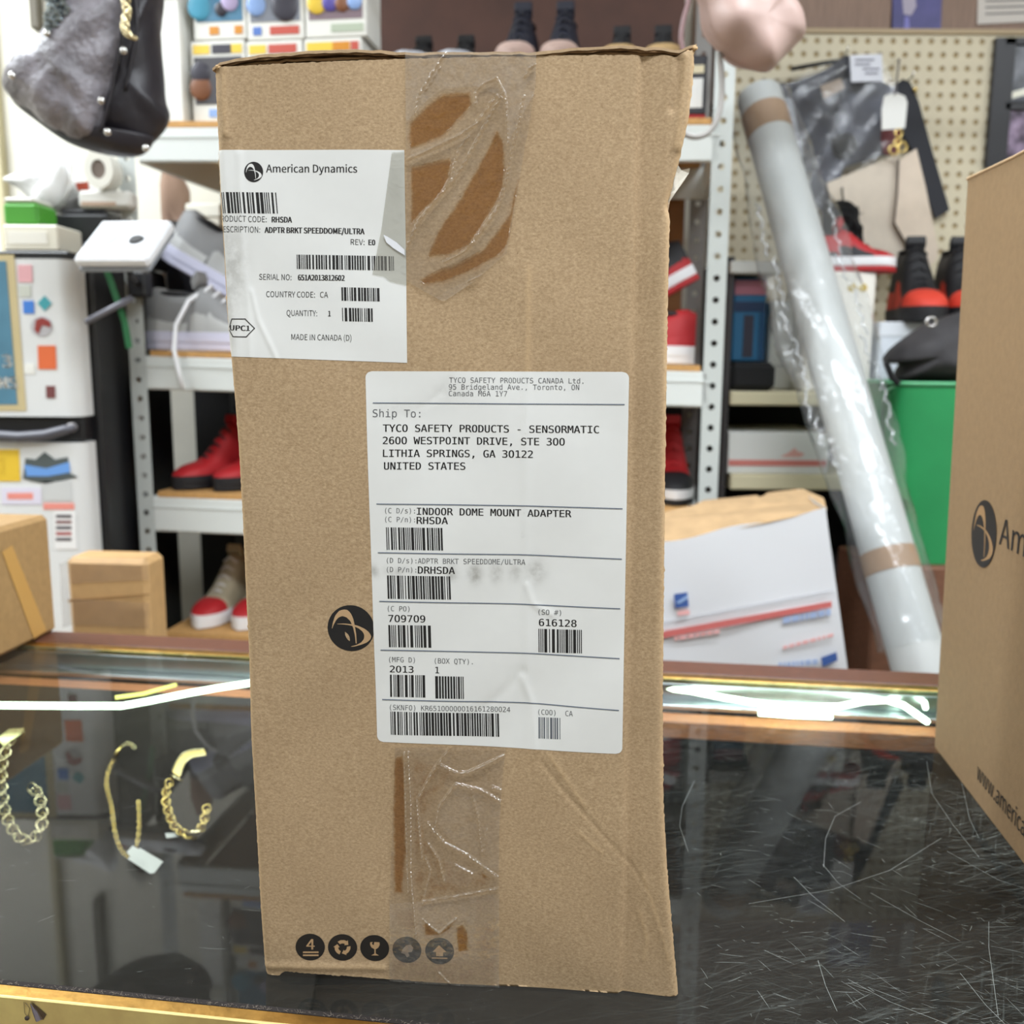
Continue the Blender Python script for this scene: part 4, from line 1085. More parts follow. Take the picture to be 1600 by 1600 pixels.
# gold identity bracelet with a flat plate
idb = thing('identity_bracelet', 'thick gold curb bracelet with a flat plate under the glass', 'bracelet', at(290, 1240))
pl_ = smooth_px([(272, 1208), (283, 1186), (298, 1176), (322, 1173)], 6)
wv = []; 
rows = []
for i, (x, y) in enumerate(pl_):
    t = i / (len(pl_) - 1); n_ = Vector((.75 - .35 * t, .55 + .45 * t)); w_ = 17 - 7 * t
    rows.append([RP(x, y, .006), RP(x + n_.x * w_, y + n_.y * w_, .006)])
MB().grid(rows).build('name_plate', GOLD, idb, smooth=True)
m = MB()
m.tube([r[1] for r in rows], .0011, 6); m.tube([r[0] for r in rows], .0009, 6); m.tube([RP(270, 1213, .005), RP(287, 1223, .005)], .002, 6); m.build('plate_rim', PALEGOLD, idb, smooth=True)
chain(idb, [(268, 1222), (262, 1240), (262, 1258), (268, 1278), (276, 1294), (288, 1303), (302, 1308), (314, 1300), (320, 1288), (324, 1272), (326, 1262)], .0052, .0048, .0044, .0014, GOLD, .004)
m = MB(); m.tube([RP(296, 1305, .007), RP(318, 1303, .007)], .0036, 8); m.build('clasp', PALEGOLD, idb, smooth=True)
m = MB(); m.prism([RP(260, 1303, .003), RP(282, 1302, .003), RP(284, 1308, .003), RP(262, 1311, .003)], RN * .0006); m.build('price_tag', PAPER, idb, label='small white tag seen edge on')
# thin chain with white tag
th = thing('thin_bracelet', 'thin gold chain bracelet with white rectangular tag under the glass', 'bracelet', at(210, 1270))
m = MB(); m.tube([RP(180, 1188, .004), RP(186, 1178, .005), RP(193, 1168, .005)], [.0016, .0026, .0016], 8); m.build('clasp', GOLD, th, smooth=True)
chain(th, [(193, 1168), (204, 1163), (213, 1171)], .0034, .0027, .0020, .0007, PALEGOLD, .004)
chain(th, [(180, 1188), (172, 1204), (168, 1222), (171, 1242), (176, 1262), (180, 1290), (184, 1312), (193, 1332), (206, 1342)], .0034, .0026, .0019, .0008, GOLD, .003)
chain(th, [(218, 1253), (219, 1275), (219, 1298), (216, 1320), (212, 1332)], .0034, .0026, .0019, .0008, GOLD, .003)
m = MB(); m.prism([RP(205, 1345, .008), RP(224, 1328, .008), RP(260, 1349, .008), RP(246, 1367, .008), RP(240, 1368, .008)], RN * .0008); m.build('price_tag', PAPER, th, label='white rectangular price tag')
m = MB(); m.prism([RP(203, 1334, .007), RP(212, 1324, .007), RP(222, 1330, .007), RP(213, 1347, .007)], RN * .0008); m.build('tag_neck', PAPER, th)
# pale heavy bracelet at the left
pb_ = thing('link_bracelet', 'heavy pale gold link bracelet under the glass beside the left picture edge', 'bracelet', at(20, 1250))
chain(pb_, [(38, 1148), (20, 1156), (12, 1178), (6, 1204), (6, 1226), (8, 1252), (12, 1272), (22, 1296), (36, 1312), (52, 1316), (64, 1304), (70, 1286), (68, 1262), (62, 1240), (50, 1232)], .0068, .0060, .0058, .0015, PALEGOLD, .005)
m = MB(); m.prism([RP(4, 1158, .009), RP(22, 1144, .009), RP(46, 1142, .009), RP(40, 1152, .009), RP(24, 1162, .009), RP(14, 1172, .009)], RN * .0015); m.build('clasp', PALEGOLD, pb_)

# small dark scrap stuck to the brass front
q = onpl(52, 1578, cp(0, -.004 - FW - .0022, .98), GN)
sb = thing('crumpled_scrap', 'tiny crumpled grey scrap stuck to the brass counter edge', 'scrap', tuple(q))
def FP(px, py, h=.0003): return onpl(px, py, cp(0, -.004 - FW - .0022, .98), GN) - GN * h
m = MB(); m.add([FP(47, 1567), FP(50, 1566, .0012), FP(67, 1592), FP(60, 1594, .0016), FP(52, 1582, .0006), FP(56, 1595)], [(0, 1, 3, 4), (1, 2, 3), (4, 3, 5)]); m.build('folded_flake', M('flake_grey', (112, 104, 112), .6), sb)
m = MB(); m.add([FP(50, 1565), FP(73, 1585), FP(68, 1593), FP(66, 1591, .001)], [(0, 1, 2, 3)]); m.build('scrap_shadow', M('scrap_shadow_brown', (74, 58, 40), .7), sb)  # shadow of the scrap, painted as a brown sliver
m = MB(); m.ell(FP(43, 1590, .0006), .0014, .0008, .0014, 8, 6); m.tube([FP(38, 1565), FP(39, 1582), FP(44, 1590), FP(47, 1575), FP(40, 1566)], .00012, 4); m.build('thread_and_crumb', M('flake_dark', (60, 50, 48), .7), sb)
# brass screw head at the left end of the top flange

# ------------------------------------------------------------------ behind the counter: bench
BENCHW = M('bench_top', (176, 156, 130), .6, noise=.15, nscale=12, stretch=(2, 14, 14))
bench = thing('work_bench', 'low wooden work bench behind the counter under the white mailing box', 'bench', (-.1, 1.4, 0))
BZ = .70
MB().box(-1.1, 1.30, BZ - .03, 1.0, 1.70, BZ, bev=.004).build('bench_top', BENCHW, bench)
for x in (-1.05, -.05, .93):
    for y in (1.35, 1.63): MB().box(x, y, 0, x + .05, y + .05, BZ - .031).build('leg', DARKWOOD, bench)

# ------------------------------------------------------------------ boltless steel rack
R8 = radians(8)
rex, rn = Vector((cos(R8), -sin(R8), 0)), Vector((sin(R8), cos(R8), 0))
RO = Vector((0, 1.85, 0))
def R(px, py, dy=0.0): return onpl(px, py, RO + rn * dy, rn)
rack = thing('shelving_rack', 'light grey boltless steel shelving rack full of sneakers', 'shelf', tuple(RO))
RD = .42
PW = .036; HP = .0395
def post(name, px, py, dy, mat):
    c = R(px, py, dy); c.z = 0; ns = 58
    mb = perforated(MB(), c - rex * PW / 2, rex * PW, UP * HP * ns, 1, ns, .0062)
    sgn = 1 if px > 600 else -1
    mb.add([c + rex * PW / 2 * sgn, c + rex * PW / 2 * sgn + rn * .036, c + rex * PW / 2 * sgn + rn * .036 + UP * HP * ns, c + rex * PW / 2 * sgn + UP * HP * ns], [(0, 1, 2, 3)])
    for z0 in (.6,):
        pass
    mb.build(name, mat, rack); return c
pl0 = post('rack_post', 216, 578, 0, STEELD); pr0 = post('rack_post', 1113, 600, 0, STEELD)
pl1 = pl0 + rn * RD + rex * .02; pr1 = pr0 + rn * RD - rex * .02
for p, sg in ((pl1, -1), (pr1, 1)):
    RPM = M('rack_post_shaded', (58, 60, 60), .5) if sg < 0 else M('rack_post_back', (128, 124, 120), .5)  # rear left post has shade put into its enamel colour
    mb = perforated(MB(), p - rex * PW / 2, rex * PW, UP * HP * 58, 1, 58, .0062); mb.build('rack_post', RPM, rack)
LV = {}
def shelf(k, l, r, hpx):
    """l, r: picture points of the beam's top edge at the two posts"""
    a, b = R(*l), R(*r); a2 = R(l[0], l[1] + hpx)
    hh = a.z - a2.z
    mb = MB().frame(a - UP * hh, b - a, rn * .012, UP * hh, bev=.003)
    mb.frame(a - UP * hh * .30 - rn * .002, b - a, rn * .003, UP * hh * .04)
    mb.build('shelf_beam', STEEL, rack)
    MB().frame(a - UP * hh + rn * (RD - .012), b - a, rn * .012, UP * hh).build('shelf_beam', STEEL, rack)
    for q in (a, b):
        MB().frame(q - UP * hh + rn * .013 - rex * .006, rex * .012, rn * (RD - .026), UP * hh).build('side_beam', STEEL, rack)
    MB().frame(a + rn * .001 + rex * .012, (b - a) * .975, rn * (RD - .002), UP * .011).build('shelf_board', TANBOARD, rack)
    LV[k] = (a, b)
shelf(1, (214, 199), (1126, 194), 54)
shelf(2, (226, 556), (1108, 581), 52)
shelf(3, (238, 776), (1090, 808), 54)
shelf(4, (246, 996), (1080, 1034), 54)
shelf(5, (262, 1300), (1062, 1350), 60)
def on_shelf(k, px, py, dy):
    """point on shelf k's board below the picture point, dy behind the front"""
    a, b = LV[k]; q = R(px, py, dy); t = (q - a).dot(rex) / (b - a).dot(rex)
    q.z = (a + (b - a) * t).z + .0115; return q
# back panels of the rack; the black sheets are added in place of shade
def backpanel(name, l, r, y0, y1, mat, lbl, cat, dy=RD + .012):
    a, b = R(l, y0, dy), R(r, y0, dy); c = R((l + r) / 2, y1, dy)
    a.z = b.z = max(a.z, b.z)
    o = MB().frame(Vector((a.x, a.y, c.z)), Vector((b.x - a.x, b.y - a.y, 0)), rn * .008, UP * (a.z - c.z)).build(name, mat, rack, label=lbl); return o
backpanel('back_panel', 572, 1075, -120, 175, M('back_brown', (74, 46, 36), .7, noise=.2, nscale=10), 'dark brown back panel', 'panel')
backpanel('back_panel', 900, 1075, 180, 545, M('back_orange', (128, 84, 44), .7, noise=.15, nscale=10), 'orange brown back panel', 'panel')
backpanel('back_panel', 300, 900, 560, 1500, BLACKM, 'black sheet added as shade behind the lower shelves', 'panel')
backpanel('back_panel', 900, 1075, 560, 1500, M('back_shade_red', (20, 12, 12), .8), None, 'panel')  # second near-black sheet, its colour stands for shelf shade

# ------------------------------------------------------------------ sneakers
def prof(pts, n=26):
    a = np.array(pts); t = np.linspace(0, 1, n); return t, np.interp(t, a[:, 0], a[:, 1])
HALF = [(0, .018), (.04, .027), (.12, .036), (.3, .037), (.45, .037), (.6, .041), (.75, .046), (.86, .042), (.94, .030), (.985, .014), (1, .004)]
def sneaker(name, label, col, L_=.285, hs=1.0, group=None, high=False):
    """col: sole, midsole, upper, toe, quarter, lace, lining"""
    root = thing(name, label, 'shoe', (0, 0, 0), 0, group); ORIG[root.name] = Vector((0, 0, 0))
    top = [(0, .080), (.08, .088), (.2, .078), (.32, .074), (.42, .092), (.5, .080), (.62, .060), (.74, .046), (.86, .040), (.95, .032), (1, .020)]
    if high: top = [(0, .118), (.08, .128), (.2, .120), (.32, .118), (.42, .130), (.5, .104), (.62, .068), (.74, .050), (.86, .044), (.95, .034), (1, .020)]
    t, w = prof(HALF); _, h = prof(top); h = h * hs
    def foot(z0, z1, k, mat, nm):
        rows = []
        for z, kk in ((z0, k * .96), (z0 + (z1 - z0) * .2, k), (z1, k)):
            ring = [Vector((x * L_ * (1 + .0), ww * kk, z)) for x, ww in zip(t, w)] + [Vector((x * L_, -ww * kk, z)) for x, ww in zip(t[::-1], w[::-1])]
            rows.append(ring)
        mb = MB(); n = len(rows[0])
        for r in range(2): mb.add(rows[r] + rows[r + 1], [(i, (i + 1) % n, n + (i + 1) % n, n + i) for i in range(n)])
        for r in (0, 2):
            m_ = len(t); mb.add(rows[r], [(i, i + 1, n - 2 - i, n - 1 - i) for i in range(m_ - 1)])
        mb.build(nm, mat, root, smooth='auto')
    foot(0, .011, 1.03, col[0], 'outsole'); foot(.0111, .030, 1.06, col[1], 'midsole')
    def loft(t0, t1, kw, kh, mat, nm, a0=0, a1=pi, n=12):
        tt_ = np.linspace(t0, t1, 18); rows = []
        for x in tt_:
            ww = np.interp(x, t, w) * kw; hh = (np.interp(x, t, h)) * kh - .026; p = .55 if x < .5 else .75
            r = []
            for k in range(n + 1):
                a = a0 + (a1 - a0) * k / n; ca, sa = cos(a), sin(a)
                r.append(Vector((x * L_, ww * math.copysign(abs(ca) ** p, ca) * (1 - .18 * sa * (x < .5)), .027 + hh * sa ** .8 if sa > 0 else .027)))
            rows.append(r)
        mb = MB(); mb.grid(rows); mb.build(nm, mat, root, smooth=True)
    loft(0.0, 1.0, .98, 1, col[2], 'upper')
    loft(.76, 1.0, 1.02, 1.05, col[3], 'toe_cap')
    loft(0.0, .34, 1.03, .74, col[4], 'heel_counter', 0, pi * .36, 6); loft(0.0, .34, 1.03, .74, col[4], 'heel_counter', pi * .64, pi, 6)
    loft(.36, .70, 1.02, .86, col[4], 'side_panel', 0, pi * .30, 6); loft(.36, .70, 1.02, .86, col[4], 'side_panel', pi * .70, pi, 6)
    MB().ell((.19 * L_, 0, np.interp(.2, t, h) * 1.0), .15 * L_, .024, .006).build('collar_opening', col[6], root, smooth=True)
    zt = np.interp(.40, t, h); m = MB(); m.frame((.36 * L_, -.021, zt * .92), (.05 * L_, 0, .018), (0, .042, 0), (-.006, 0, .018), bev=.003); m.build('tongue', col[2], root)
    for k in range(5):
        x = .45 + .055 * k; hh = np.interp(x, t, h); ww = .021 - .001 * k
        m = MB(); m.tube([(x * L_, -ww, hh * .93), (x * L_ + .004, 0, hh + .004), (x * L_, ww, hh * .93)], .0026, 6); m.build('lace', col[5], root, smooth=True)
    return root
C = lambda n, c, r=.6: M('shoe_' + n, c, r)
SBLK, SWHT, SRED, SNAVY, SGRY, SLGR, SLIL, SBEI, STAN, SCHI, SPNK, SSIL = (C('black', (24, 24, 28)), C('white', (232, 232, 234)), C('red', (172, 28, 34)), C('navy', (26, 28, 42)), C('grey', (128, 128, 128)), C('light_grey', (170, 170, 168)),
    C('lilac', (206, 206, 226)), C('beige', (186, 176, 150)), C('tan', (196, 164, 116)), C('chilli', (206, 62, 44)), C('pink_white', (184, 158, 148)), C('silver', (176, 178, 186), .35))
A0 = math.atan2(-rn.y, -rn.x)           # toe towards the counter
def put(o, p, rz, ry=0.0, rx=0.0):
    o.location = p; o.rotation_euler = (rx, ry, rz)
    o.rotation_mode = 'XYZ'; return o
def pair(label_a, label_b, col, k, x1, x2, py, dy, ang=0.0, scale=1.0, hs=1.0, high=False, z=0.0, group=None):
    s1 = sneaker('sneaker', label_a, col, .285 * scale, hs, group, high); s1.scale = (1, scale * .86, scale)
    d = Vector((cos(A0 + ang), sin(A0 + ang), 0)) * .285 * scale
    def base(x):
        q = on_shelf(k, x, py, dy); q.z += z + .0022; return q - d
    put(s1, base(x1), A0 + ang); s2 = dup(s1, base(x2), None, label_b); return s1, s2
# top shelf: shoe boxes carrying three pairs
sbx = []
TB = .101
for i, (xa, xb, mat, lb) in enumerate(((590, 750, M('shoebox_grey', (120, 120, 124), .7), 'grey shoe box under the white toed black sneakers'), (757, 908, M('shoebox_tan', (150, 118, 84), .7), 'tan shoe box under the black high tops'), (925, 1058, M('shoebox_brown', (96, 66, 48), .7), 'brown shoe box under the tan toed sneakers'))):
    a, b = on_shelf(1, xa, 190, .015), on_shelf(1, xb, 190, .015)
    rt_ = thing('shoe_box', lb, 'shoe box', tuple((a + b) / 2), group='shoe boxes on the top shelf')
    MB().frame(a, b - a, rn * .33, UP * (TB - .028), bev=.002).build('box_base', mat, rt_)
    MB().frame(a - rn * .004 - rex * .004 + UP * (TB - .0275), b - a + rex * .008, rn * .338, UP * .0275, bev=.002).build('lid', mat, rt_)
pair('black sneaker with white toe on grey box, far half', 'black sneaker with white toe on grey box, beside the high tops', (SBLK, SSIL, SBLK, SSIL, SBLK, SBLK, SBLK), 1, 632, 703, 190, .03, 0, .95, .95, z=TB + .001, group=None)
pair('black high top with pinkish toe beside white toed pair', 'black high top with pinkish toe beside tan toed pair', (SPNK, SPNK, SNAVY, SPNK, SNAVY, SNAVY, SBLK), 1, 797, 868, 190, .03, 0, 1.0, 1.15, high=True, z=TB + .001)
pair('black sneaker with tan toe beside the high tops', 'black sneaker with tan toe nearest the rack post', (STAN, STAN, SBLK, STAN, SBLK, SBLK, SBLK), 1, 964, 1033, 190, .03, 0, .95, 1.1, z=TB + .001)
# black shoe box with red base
a, b = on_shelf(1, 1066, 185, .01), on_shelf(1, 1099, 185, .01)
xb = thing('shoe_box', 'black shoe box with white label and red base at the right end of top shelf', 'shoe box', tuple((a + b) / 2), group='shoe boxes on the top shelf')
a = on_shelf(1, 1068, 185, .045); b = on_shelf(1, 1102, 185, .045); ztop = R(1090, 86, .045).z
MB().frame(a, b - a, rn * .3, UP * .016, bev=.001).build('box_base', SRED, xb)
MB().frame(a + UP * .0165, b - a, rn * .3, UP * (ztop - a.z - .0165), bev=.002).build('lid', M('shoebox_black', (32, 30, 38), .5), xb)
for (x0_, y0_, x1_, y1_, m_) in ((1082, 102, 1100, 114, M('sticker_cream', (226, 214, 180), .6)), (1071, 123, 1097, 168, PAPER)):
    p, q = R(x0_, y0_, .0445), R(x1_, y1_, .0445); MB().frame(Vector((p.x, p.y, q.z)), Vector((q.x - p.x, q.y - p.y, 0)), -rn * .0008, UP * (p.z - q.z)).build('box_label', m_, xb)
# grey sneakers, left of shelf two
g1 = sneaker('sneaker', 'grey suede sneaker with white sole and loose white lace on second shelf', (SLIL, SLIL, SGRY, SLGR, SLGR, SWHT, SBLK), .30, 1.18); g1.scale = (1, 1.1, 1.25)
SL2 = math.atan2(LV[2][0].z - LV[2][1].z, (LV[2][1] - LV[2][0]).length)
q = on_shelf(2, 236, 545, .07); q.z += .0015; put(g1, q, -R8, SL2)
m = MB(); lace = [q + v for v in (Vector((.135, -.02, .13)), Vector((.10, -.052, .10)), Vector((.082, -.080, .05)), Vector((.084, -.100, .0)), Vector((.094, -.104, -.045)), Vector((.10, -.104, -.075)))]
iv = Matrix.Translation(q) @ Matrix.Rotation(-R8, 4, 'Z') @ Matrix.Diagonal((1, 1.1, 1.25, 1)); iv = iv.inverted()
m.tube([iv @ p for p in lace], .0042, 6); m.build('loose_lace', SWHT, g1, smooth=True)
g2 = dup(g1, R(258, 404, .20), (0, .50, -R8 + .02), 'grey suede sneaker tipped over behind its mate on second shelf')
for ch in list(g2.children):
    if ch.name.startswith('loose_lace'): bpy.data.objects.remove(ch)
# red shoes, shelf three
pair('red high sneaker beside the left rack post', 'red high sneaker half hidden behind the tall carton', (SBLK, SBLK, SRED, SRED, SRED, SBLK, SBLK), 3, 272, 336, 768, .02, -.42, .92, 1.1, high=True)
# beige and red shoes, shelf four
pair('beige sneaker with red and white toe on lowest seen shelf', 'beige sneaker with red toe close against the tall carton', (SWHT, SWHT, SBEI, SRED, SBEI, SWHT, SBEI), 4, 308, 372, 988, .03, -.1, .95, 1.1, high=True)
# right of shelf two: a red black and white pair, one tipped on the other
r1 = sneaker('sneaker', 'white and red sneaker flat on second shelf by right rack post', (SWHT, SWHT, SRED, SWHT, SRED, SWHT, SBLK), .29, 1.05); r1.scale = (1, 1.1, 1.15)
q = on_shelf(2, 1084, 560, .07); q.z += .001; put(r1, q, pi - R8, -SL2)
r2 = sneaker('sneaker', 'red and black sneaker tipped heel up above its mate by right rack post', (SRED, SWHT, SBLK, SWHT, SRED, SBLK, SBLK), .29, 1.0); r2.scale = (1, 1.1, 1.1)
r2.location = R(1092, 436, .20)
r2.rotation_euler = (0, .52, pi - R8 + .03)
# right of shelf three
pair('red knitted sneaker with black and white sole, shelf below white pair', 'red knitted sneaker hidden deeper behind the tall carton', (SBLK, SWHT, SRED, SBLK, SBLK, SRED, SRED), 3, 1056, 985, 800, .05, .05, 1.0, 1.15, high=True)

# ------------------------------------------------------------------ boxed toy figures (plain generic figures behind windows)
def toy_box(x0, y0, x1, y1, lab, band, win, blobs, dy=.02, zbase=None):
    a, b = R(x0, y1, dy), R(x1, y1, dy); z1 = R((x0 + x1) / 2, y0, dy).z; z0 = zbase if zbase is not None else a.z
    a.z = b.z = z0; w = (b - a); hgt = z1 - z0
    t_ = thing('toy_figure_box', lab, 'toy box', tuple((a + b) / 2 + rn * .05), group='boxed toy figures on the top shelf')
    MB().frame(a + rn * .004, w, rn * .10, UP * hgt, bev=.002).build('box_body', WHITE, t_)
    def fr(u0, v0, u1, v1, mat, nm, th=.002, off=.0):
        MB().frame(a + w * u0 + UP * hgt * v0 + rn * (.004 - th - off), w * (u1 - u0), rn * th, UP * hgt * (v1 - v0)).build(nm, mat, t_)
    fr(.06, .22, .94, .80, win, 'window', .0012)
    for u0, u1, m_ in band[0]: fr(u0, .84, u1, .95, m_, 'printed_band', .0012)
    for u0, u1, m_ in band[1]: fr(u0, .06, u1, .16, m_, 'printed_band', .0012)
    for (u, v, r, m_) in blobs:
        c = a + w * u + UP * hgt * v + rn * .001
        m = MB(); m.ell(c, w.length * r, .004, w.length * r * 1.05, 14, 8); m.build('figure', m_, t_, smooth=True)
    return t_
tc_ = {n: M('toy_' + n, c, .45) for n, c in dict(yellow=(230, 196, 70), orange=(206, 136, 40), red=(190, 84, 70), dark=(58, 56, 66), blue=(86, 120, 190), cyan=(80, 160, 190), lilac=(190, 176, 214), brown=(128, 82, 54), teal=(40, 130, 130), sage=(176, 186, 166), sky=(140, 170, 220), violet=(90, 80, 160)).items()}
z0 = LV[1][0].z + .0116
Y_, O_, RD_, DK_ = tc_['yellow'], tc_['orange'], tc_['red'], tc_['dark']
xs = ((301, 385), (388, 474), (477, 566))
lo = []
lo.append(toy_box(301, 62, 385, 190, 'toy box with dark head in window, lower row by white carton', (((.05, .35, Y_), (.4, .75, DK_), (.76, .95, Y_)), ((.3, .9, tc_['sky']),)), M('toy_win_grey', (74, 72, 76), .3), ((.18, .42, .20, tc_['brown']), (.18, .60, .18, DK_)), zbase=z0))
lo.append(toy_box(388, 62, 474, 190, 'toy box with yellow and red band, lower row middle', (((.05, .35, Y_), (.4, .9, RD_)), ((.2, .8, RD_),)), DK_, ((.5, .5, .25, tc_['cyan']),), zbase=z0))
lo.append(toy_box(477, 58, 566, 190, 'toy box with all yellow band, lower row right', (((.05, .5, Y_), (.5, .8, O_), (.82, .95, tc_['red'])), ((.2, .8, Y_),)), DK_, ((.5, .5, .25, tc_['blue']),), zbase=z0))
zt = [max((l.matrix_world.translation.z if False else 0), 0) for l in lo]
def ztop(x, y): return R(x, y, .02).z + .0015
toy_box(302, -70, 384, 62, 'toy box with cyan figure and orange strip, upper row', (((.1, .9, O_),), ((.3, .48, O_), (.78, .93, O_))), M('toy_win_cyan', (70, 120, 150), .3), ((.14, .40, .22, tc_['cyan']), (.55, .36, .12, tc_['dark']), (.72, .45, .16, tc_['lilac'])), zbase=ztop(343, 62))
toy_box(386, -70, 474, 62, 'toy box with blue figure and pale red strip, upper row', (((.1, .9, RD_),), ((.4, .92, tc_['red']), (.1, .25, tc_['blue']))), M('toy_win_mid', (120, 124, 134), .3), ((.18, .42, .17, tc_['sky']), (.7, .40, .24, DK_)), zbase=ztop(431, 62))
toy_box(477, -72, 572, 58, 'toy box with mixed figures and sage strip, upper row', (((.1, .9, Y_),), ((.42, .95, tc_['sage']),)), M('toy_win_light', (130, 112, 120), .3), ((.2, .42, .16, tc_['yellow']), (.42, .42, .13, tc_['violet']), (.62, .4, .12, tc_['brown']), (.82, .42, .12, tc_['sky'])), zbase=ztop(521, 58))
a, b = on_shelf(1, 247, 190, .01), on_shelf(1, 288, 190, .01); zz = R(275, -90, .01).z
wc = thing('white_carton', 'tall plain white carton on the top shelf beside the toy boxes', 'box', tuple((a + b) / 2))
MB().frame(a, b - a, rn * .25, UP * (zz - a.z), bev=.003).build('carton_body', M('carton_white', (236, 236, 230), .6), wc)
MB().frame(a - rn * .002 + UP * (zz - a.z) * .7, b - a, rn * .001, UP * .03).build('tape_band', M('tape_pale', (226, 222, 206), .3), wc)

# things standing behind the grey sneakers
def boxthing(name, label, cat, k, x0, x1, ytop, py, dy, dep, mat, lid=None):
    a, b = on_shelf(k, x0, py, dy), on_shelf(k, x1, py, dy); z1 = R((x0 + x1) / 2, ytop, dy).z
    r = thing(name, label, cat, tuple((a + b) / 2)); MB().frame(a, b - a, rn * dep, UP * (z1 - a.z), bev=.003).build('box_body', mat, r)
    if lid: MB().frame(a - rn * .003 - rex * .003 + UP * (z1 - a.z - .03), b - a + rex * .006, rn * (dep + .006), UP * .031, bev=.003).build('lid', lid, r)
    return r
boxthing('storage_box', 'pale cream storage box behind the grey sneakers', 'box', 2, 302, 352, 318, 545, .34, .06, M('box_cream', (222, 216, 200), .6), M('lid_cream', (232, 228, 214), .6))
boxthing('storage_box', 'black lidded storage box behind the grey sneakers', 'box', 2, 264, 318, 345, 545, .27, .045, M('box_dark', (46, 46, 54), .5), BLACK)
m = MB(); 
bag = thing('paper_bag', 'crumpled brown paper bag on the second shelf behind the left rack post', 'bag', tuple(on_shelf(2, 250, 545, .34)))
pillow(m, [(254, 262), (270, 260), (290, 285), (296, 318), (294, 420), (292, 520), (258, 520), (254, 400)], on_shelf(2, 270, 545, .36).y, .026, wr=.006, wf=60); m.build('bag_body', M('paper_brown', (150, 122, 104), .8), bag, smooth=True)

# device clamped to the left post, strap and rod
P0 = R(184, 395, -.06)
dv = thing('scanner_tray', 'white plastic tray with round recesses clamped to the left rack post', 'device', tuple(R(216, 440, -.02)))
ax, ay, az = rex.copy(), (rn * .8 + UP * .62).normalized(), None
az = ax.cross(ay)
c0 = R(120, 420, -.27); w_ = (R(236, 420, -.27) - c0)
m = MB(); m.frame(c0, w_, ay * .125, az * .022, bev=.006); m.build('tray_body', M('device_white', (234, 236, 240), .35), dv)
m = MB(); m.frame(c0 - az * .006 + ax * .004, w_ * .94, ay * .12, az * .0058); m.build('tray_underside', M('device_grey', (150, 156, 164), .5), dv)
for (u, v, r, mt) in ((.24, .5, .026, M('device_ring', (222, 222, 226), .4)), (.70, .45, .014, BLACK), (.86, .55, .010, M('device_ring', (222, 222, 226), .4))):
    c = c0 + w_ * u + ay * .125 * v + az * .0225; m = MB()
    m.add([c + ax * r * cos(2 * pi * k / 20) + ay * r * sin(2 * pi * k / 20) for k in range(20)] + [c + az * .003 + ax * r * .8 * cos(2 * pi * k / 20) + ay * r * .8 * sin(2 * pi * k / 20) for k in range(20)], [(k, (k + 1) % 20, 20 + (k + 1) % 20, 20 + k) for k in range(20)] + [tuple(range(20, 40))]); m.build('round_recess', mt, dv, smooth=False)
m = MB(); p, q = R(196, 424, -.034), R(227, 464, -.034); m.frame(Vector((p.x, p.y, q.z)), Vector((q.x - p.x, q.y - p.y, 0)), rn * .033, UP * (p.z - q.z), bev=.004); m.tube([R(212, 440, -.034), R(208, 436, -.12), R(202, 424, -.2), R(198, 414, -.2)], .007, 8); m.build('clamp_bracket', BLACK, dv)
m = MB(); m.tube([R(135, 503, -.2), R(206, 466, -.2)], .006, 8); m.build('grey_rod', M('rod_grey', (110, 110, 120), .4), dv, smooth=True)
m = MB()
for i, (pp) in enumerate((((162, 424), (168, 440), (178, 470), (190, 505), (197, 545)),)):
    m.grid([[R(x, y, -.2 + .003 * k), R(x + 10, y - 2, -.2 + .003 * k)] for k, (x, y) in enumerate(pp)])
m.build('green_strap', M('strap_green', (24, 96, 54), .6), dv)

# ------------------------------------------------------------------ fridge and what stands on it
YF = 1.79
fr = thing('mini_fridge', 'white two door fridge with black trim, stickers and a blue poster', 'fridge', (-1.1, YF + .3, 0))
xr = W(128, 520, YF).x - .012; xl = xr - .52
ztopF, zs1, zs0 = W(60, 392, YF).z, W(60, 651, YF).z, W(60, 692, YF).z
DOOR = M('fridge_white', (226, 228, 228), .35)
MB().box(xl, YF + .06, .04, xr + .012, 2.24, ztopF - .002, bev=.006).build('cabinet', BLACK, fr)
def door(z0_, z1_, nm):
    n = 8; sec = [(xl, YF + .055), (xl, YF + .01), (xl + .012, YF)] + [(xr - .028 + .028 * sin(pi / 2 * k / n), YF + .028 - .028 * cos(pi / 2 * k / n)) for k in range(n + 1)] + [(xr, YF + .055)]
    m = MB(); m.prism([(x, y, z0_) for x, y in sec], (0, 0, z1_ - z0_)); return m.build(nm, DOOR, fr, smooth='auto')
d1 = door(zs1, ztopF - .014, 'freezer_door'); d2 = door(.1, zs0, 'lower_door')
MB().box(xl, YF + .002, ztopF - .0135, xr - .004, YF + .056, ztopF, bev=.003).build('top_trim', BLACK, fr)
MB().box(xl, YF + .012, zs0 + .001, xr - .002, YF + .056, zs1 - .001, bev=.004).build('handle_recess', BLACK, fr)
m = MB(); m.tube([W(x, y, YF - .012) for x, y in ((-60, 676), (0, 681), (30, 683), (70, 680), (100, 672), (118, 668))], [.010, .010, .010, .010, .009, .006], 8); m.build('door_handle', M('handle_grey', (86, 86, 94), .35), fr, smooth=True)
MB().ell(W(112, 668, YF - .006), .011, .008, .009).build('hinge_cap', M('hinge_grey', (150, 146, 146), .4), fr, smooth=True)
for z in (.0,):
    for x in (xl + .03, xr - .06):
        for y in (YF + .1, 2.16): MB().box(x, y, 0, x + .04, y + .04, .041).build('foot', BLACK, fr)
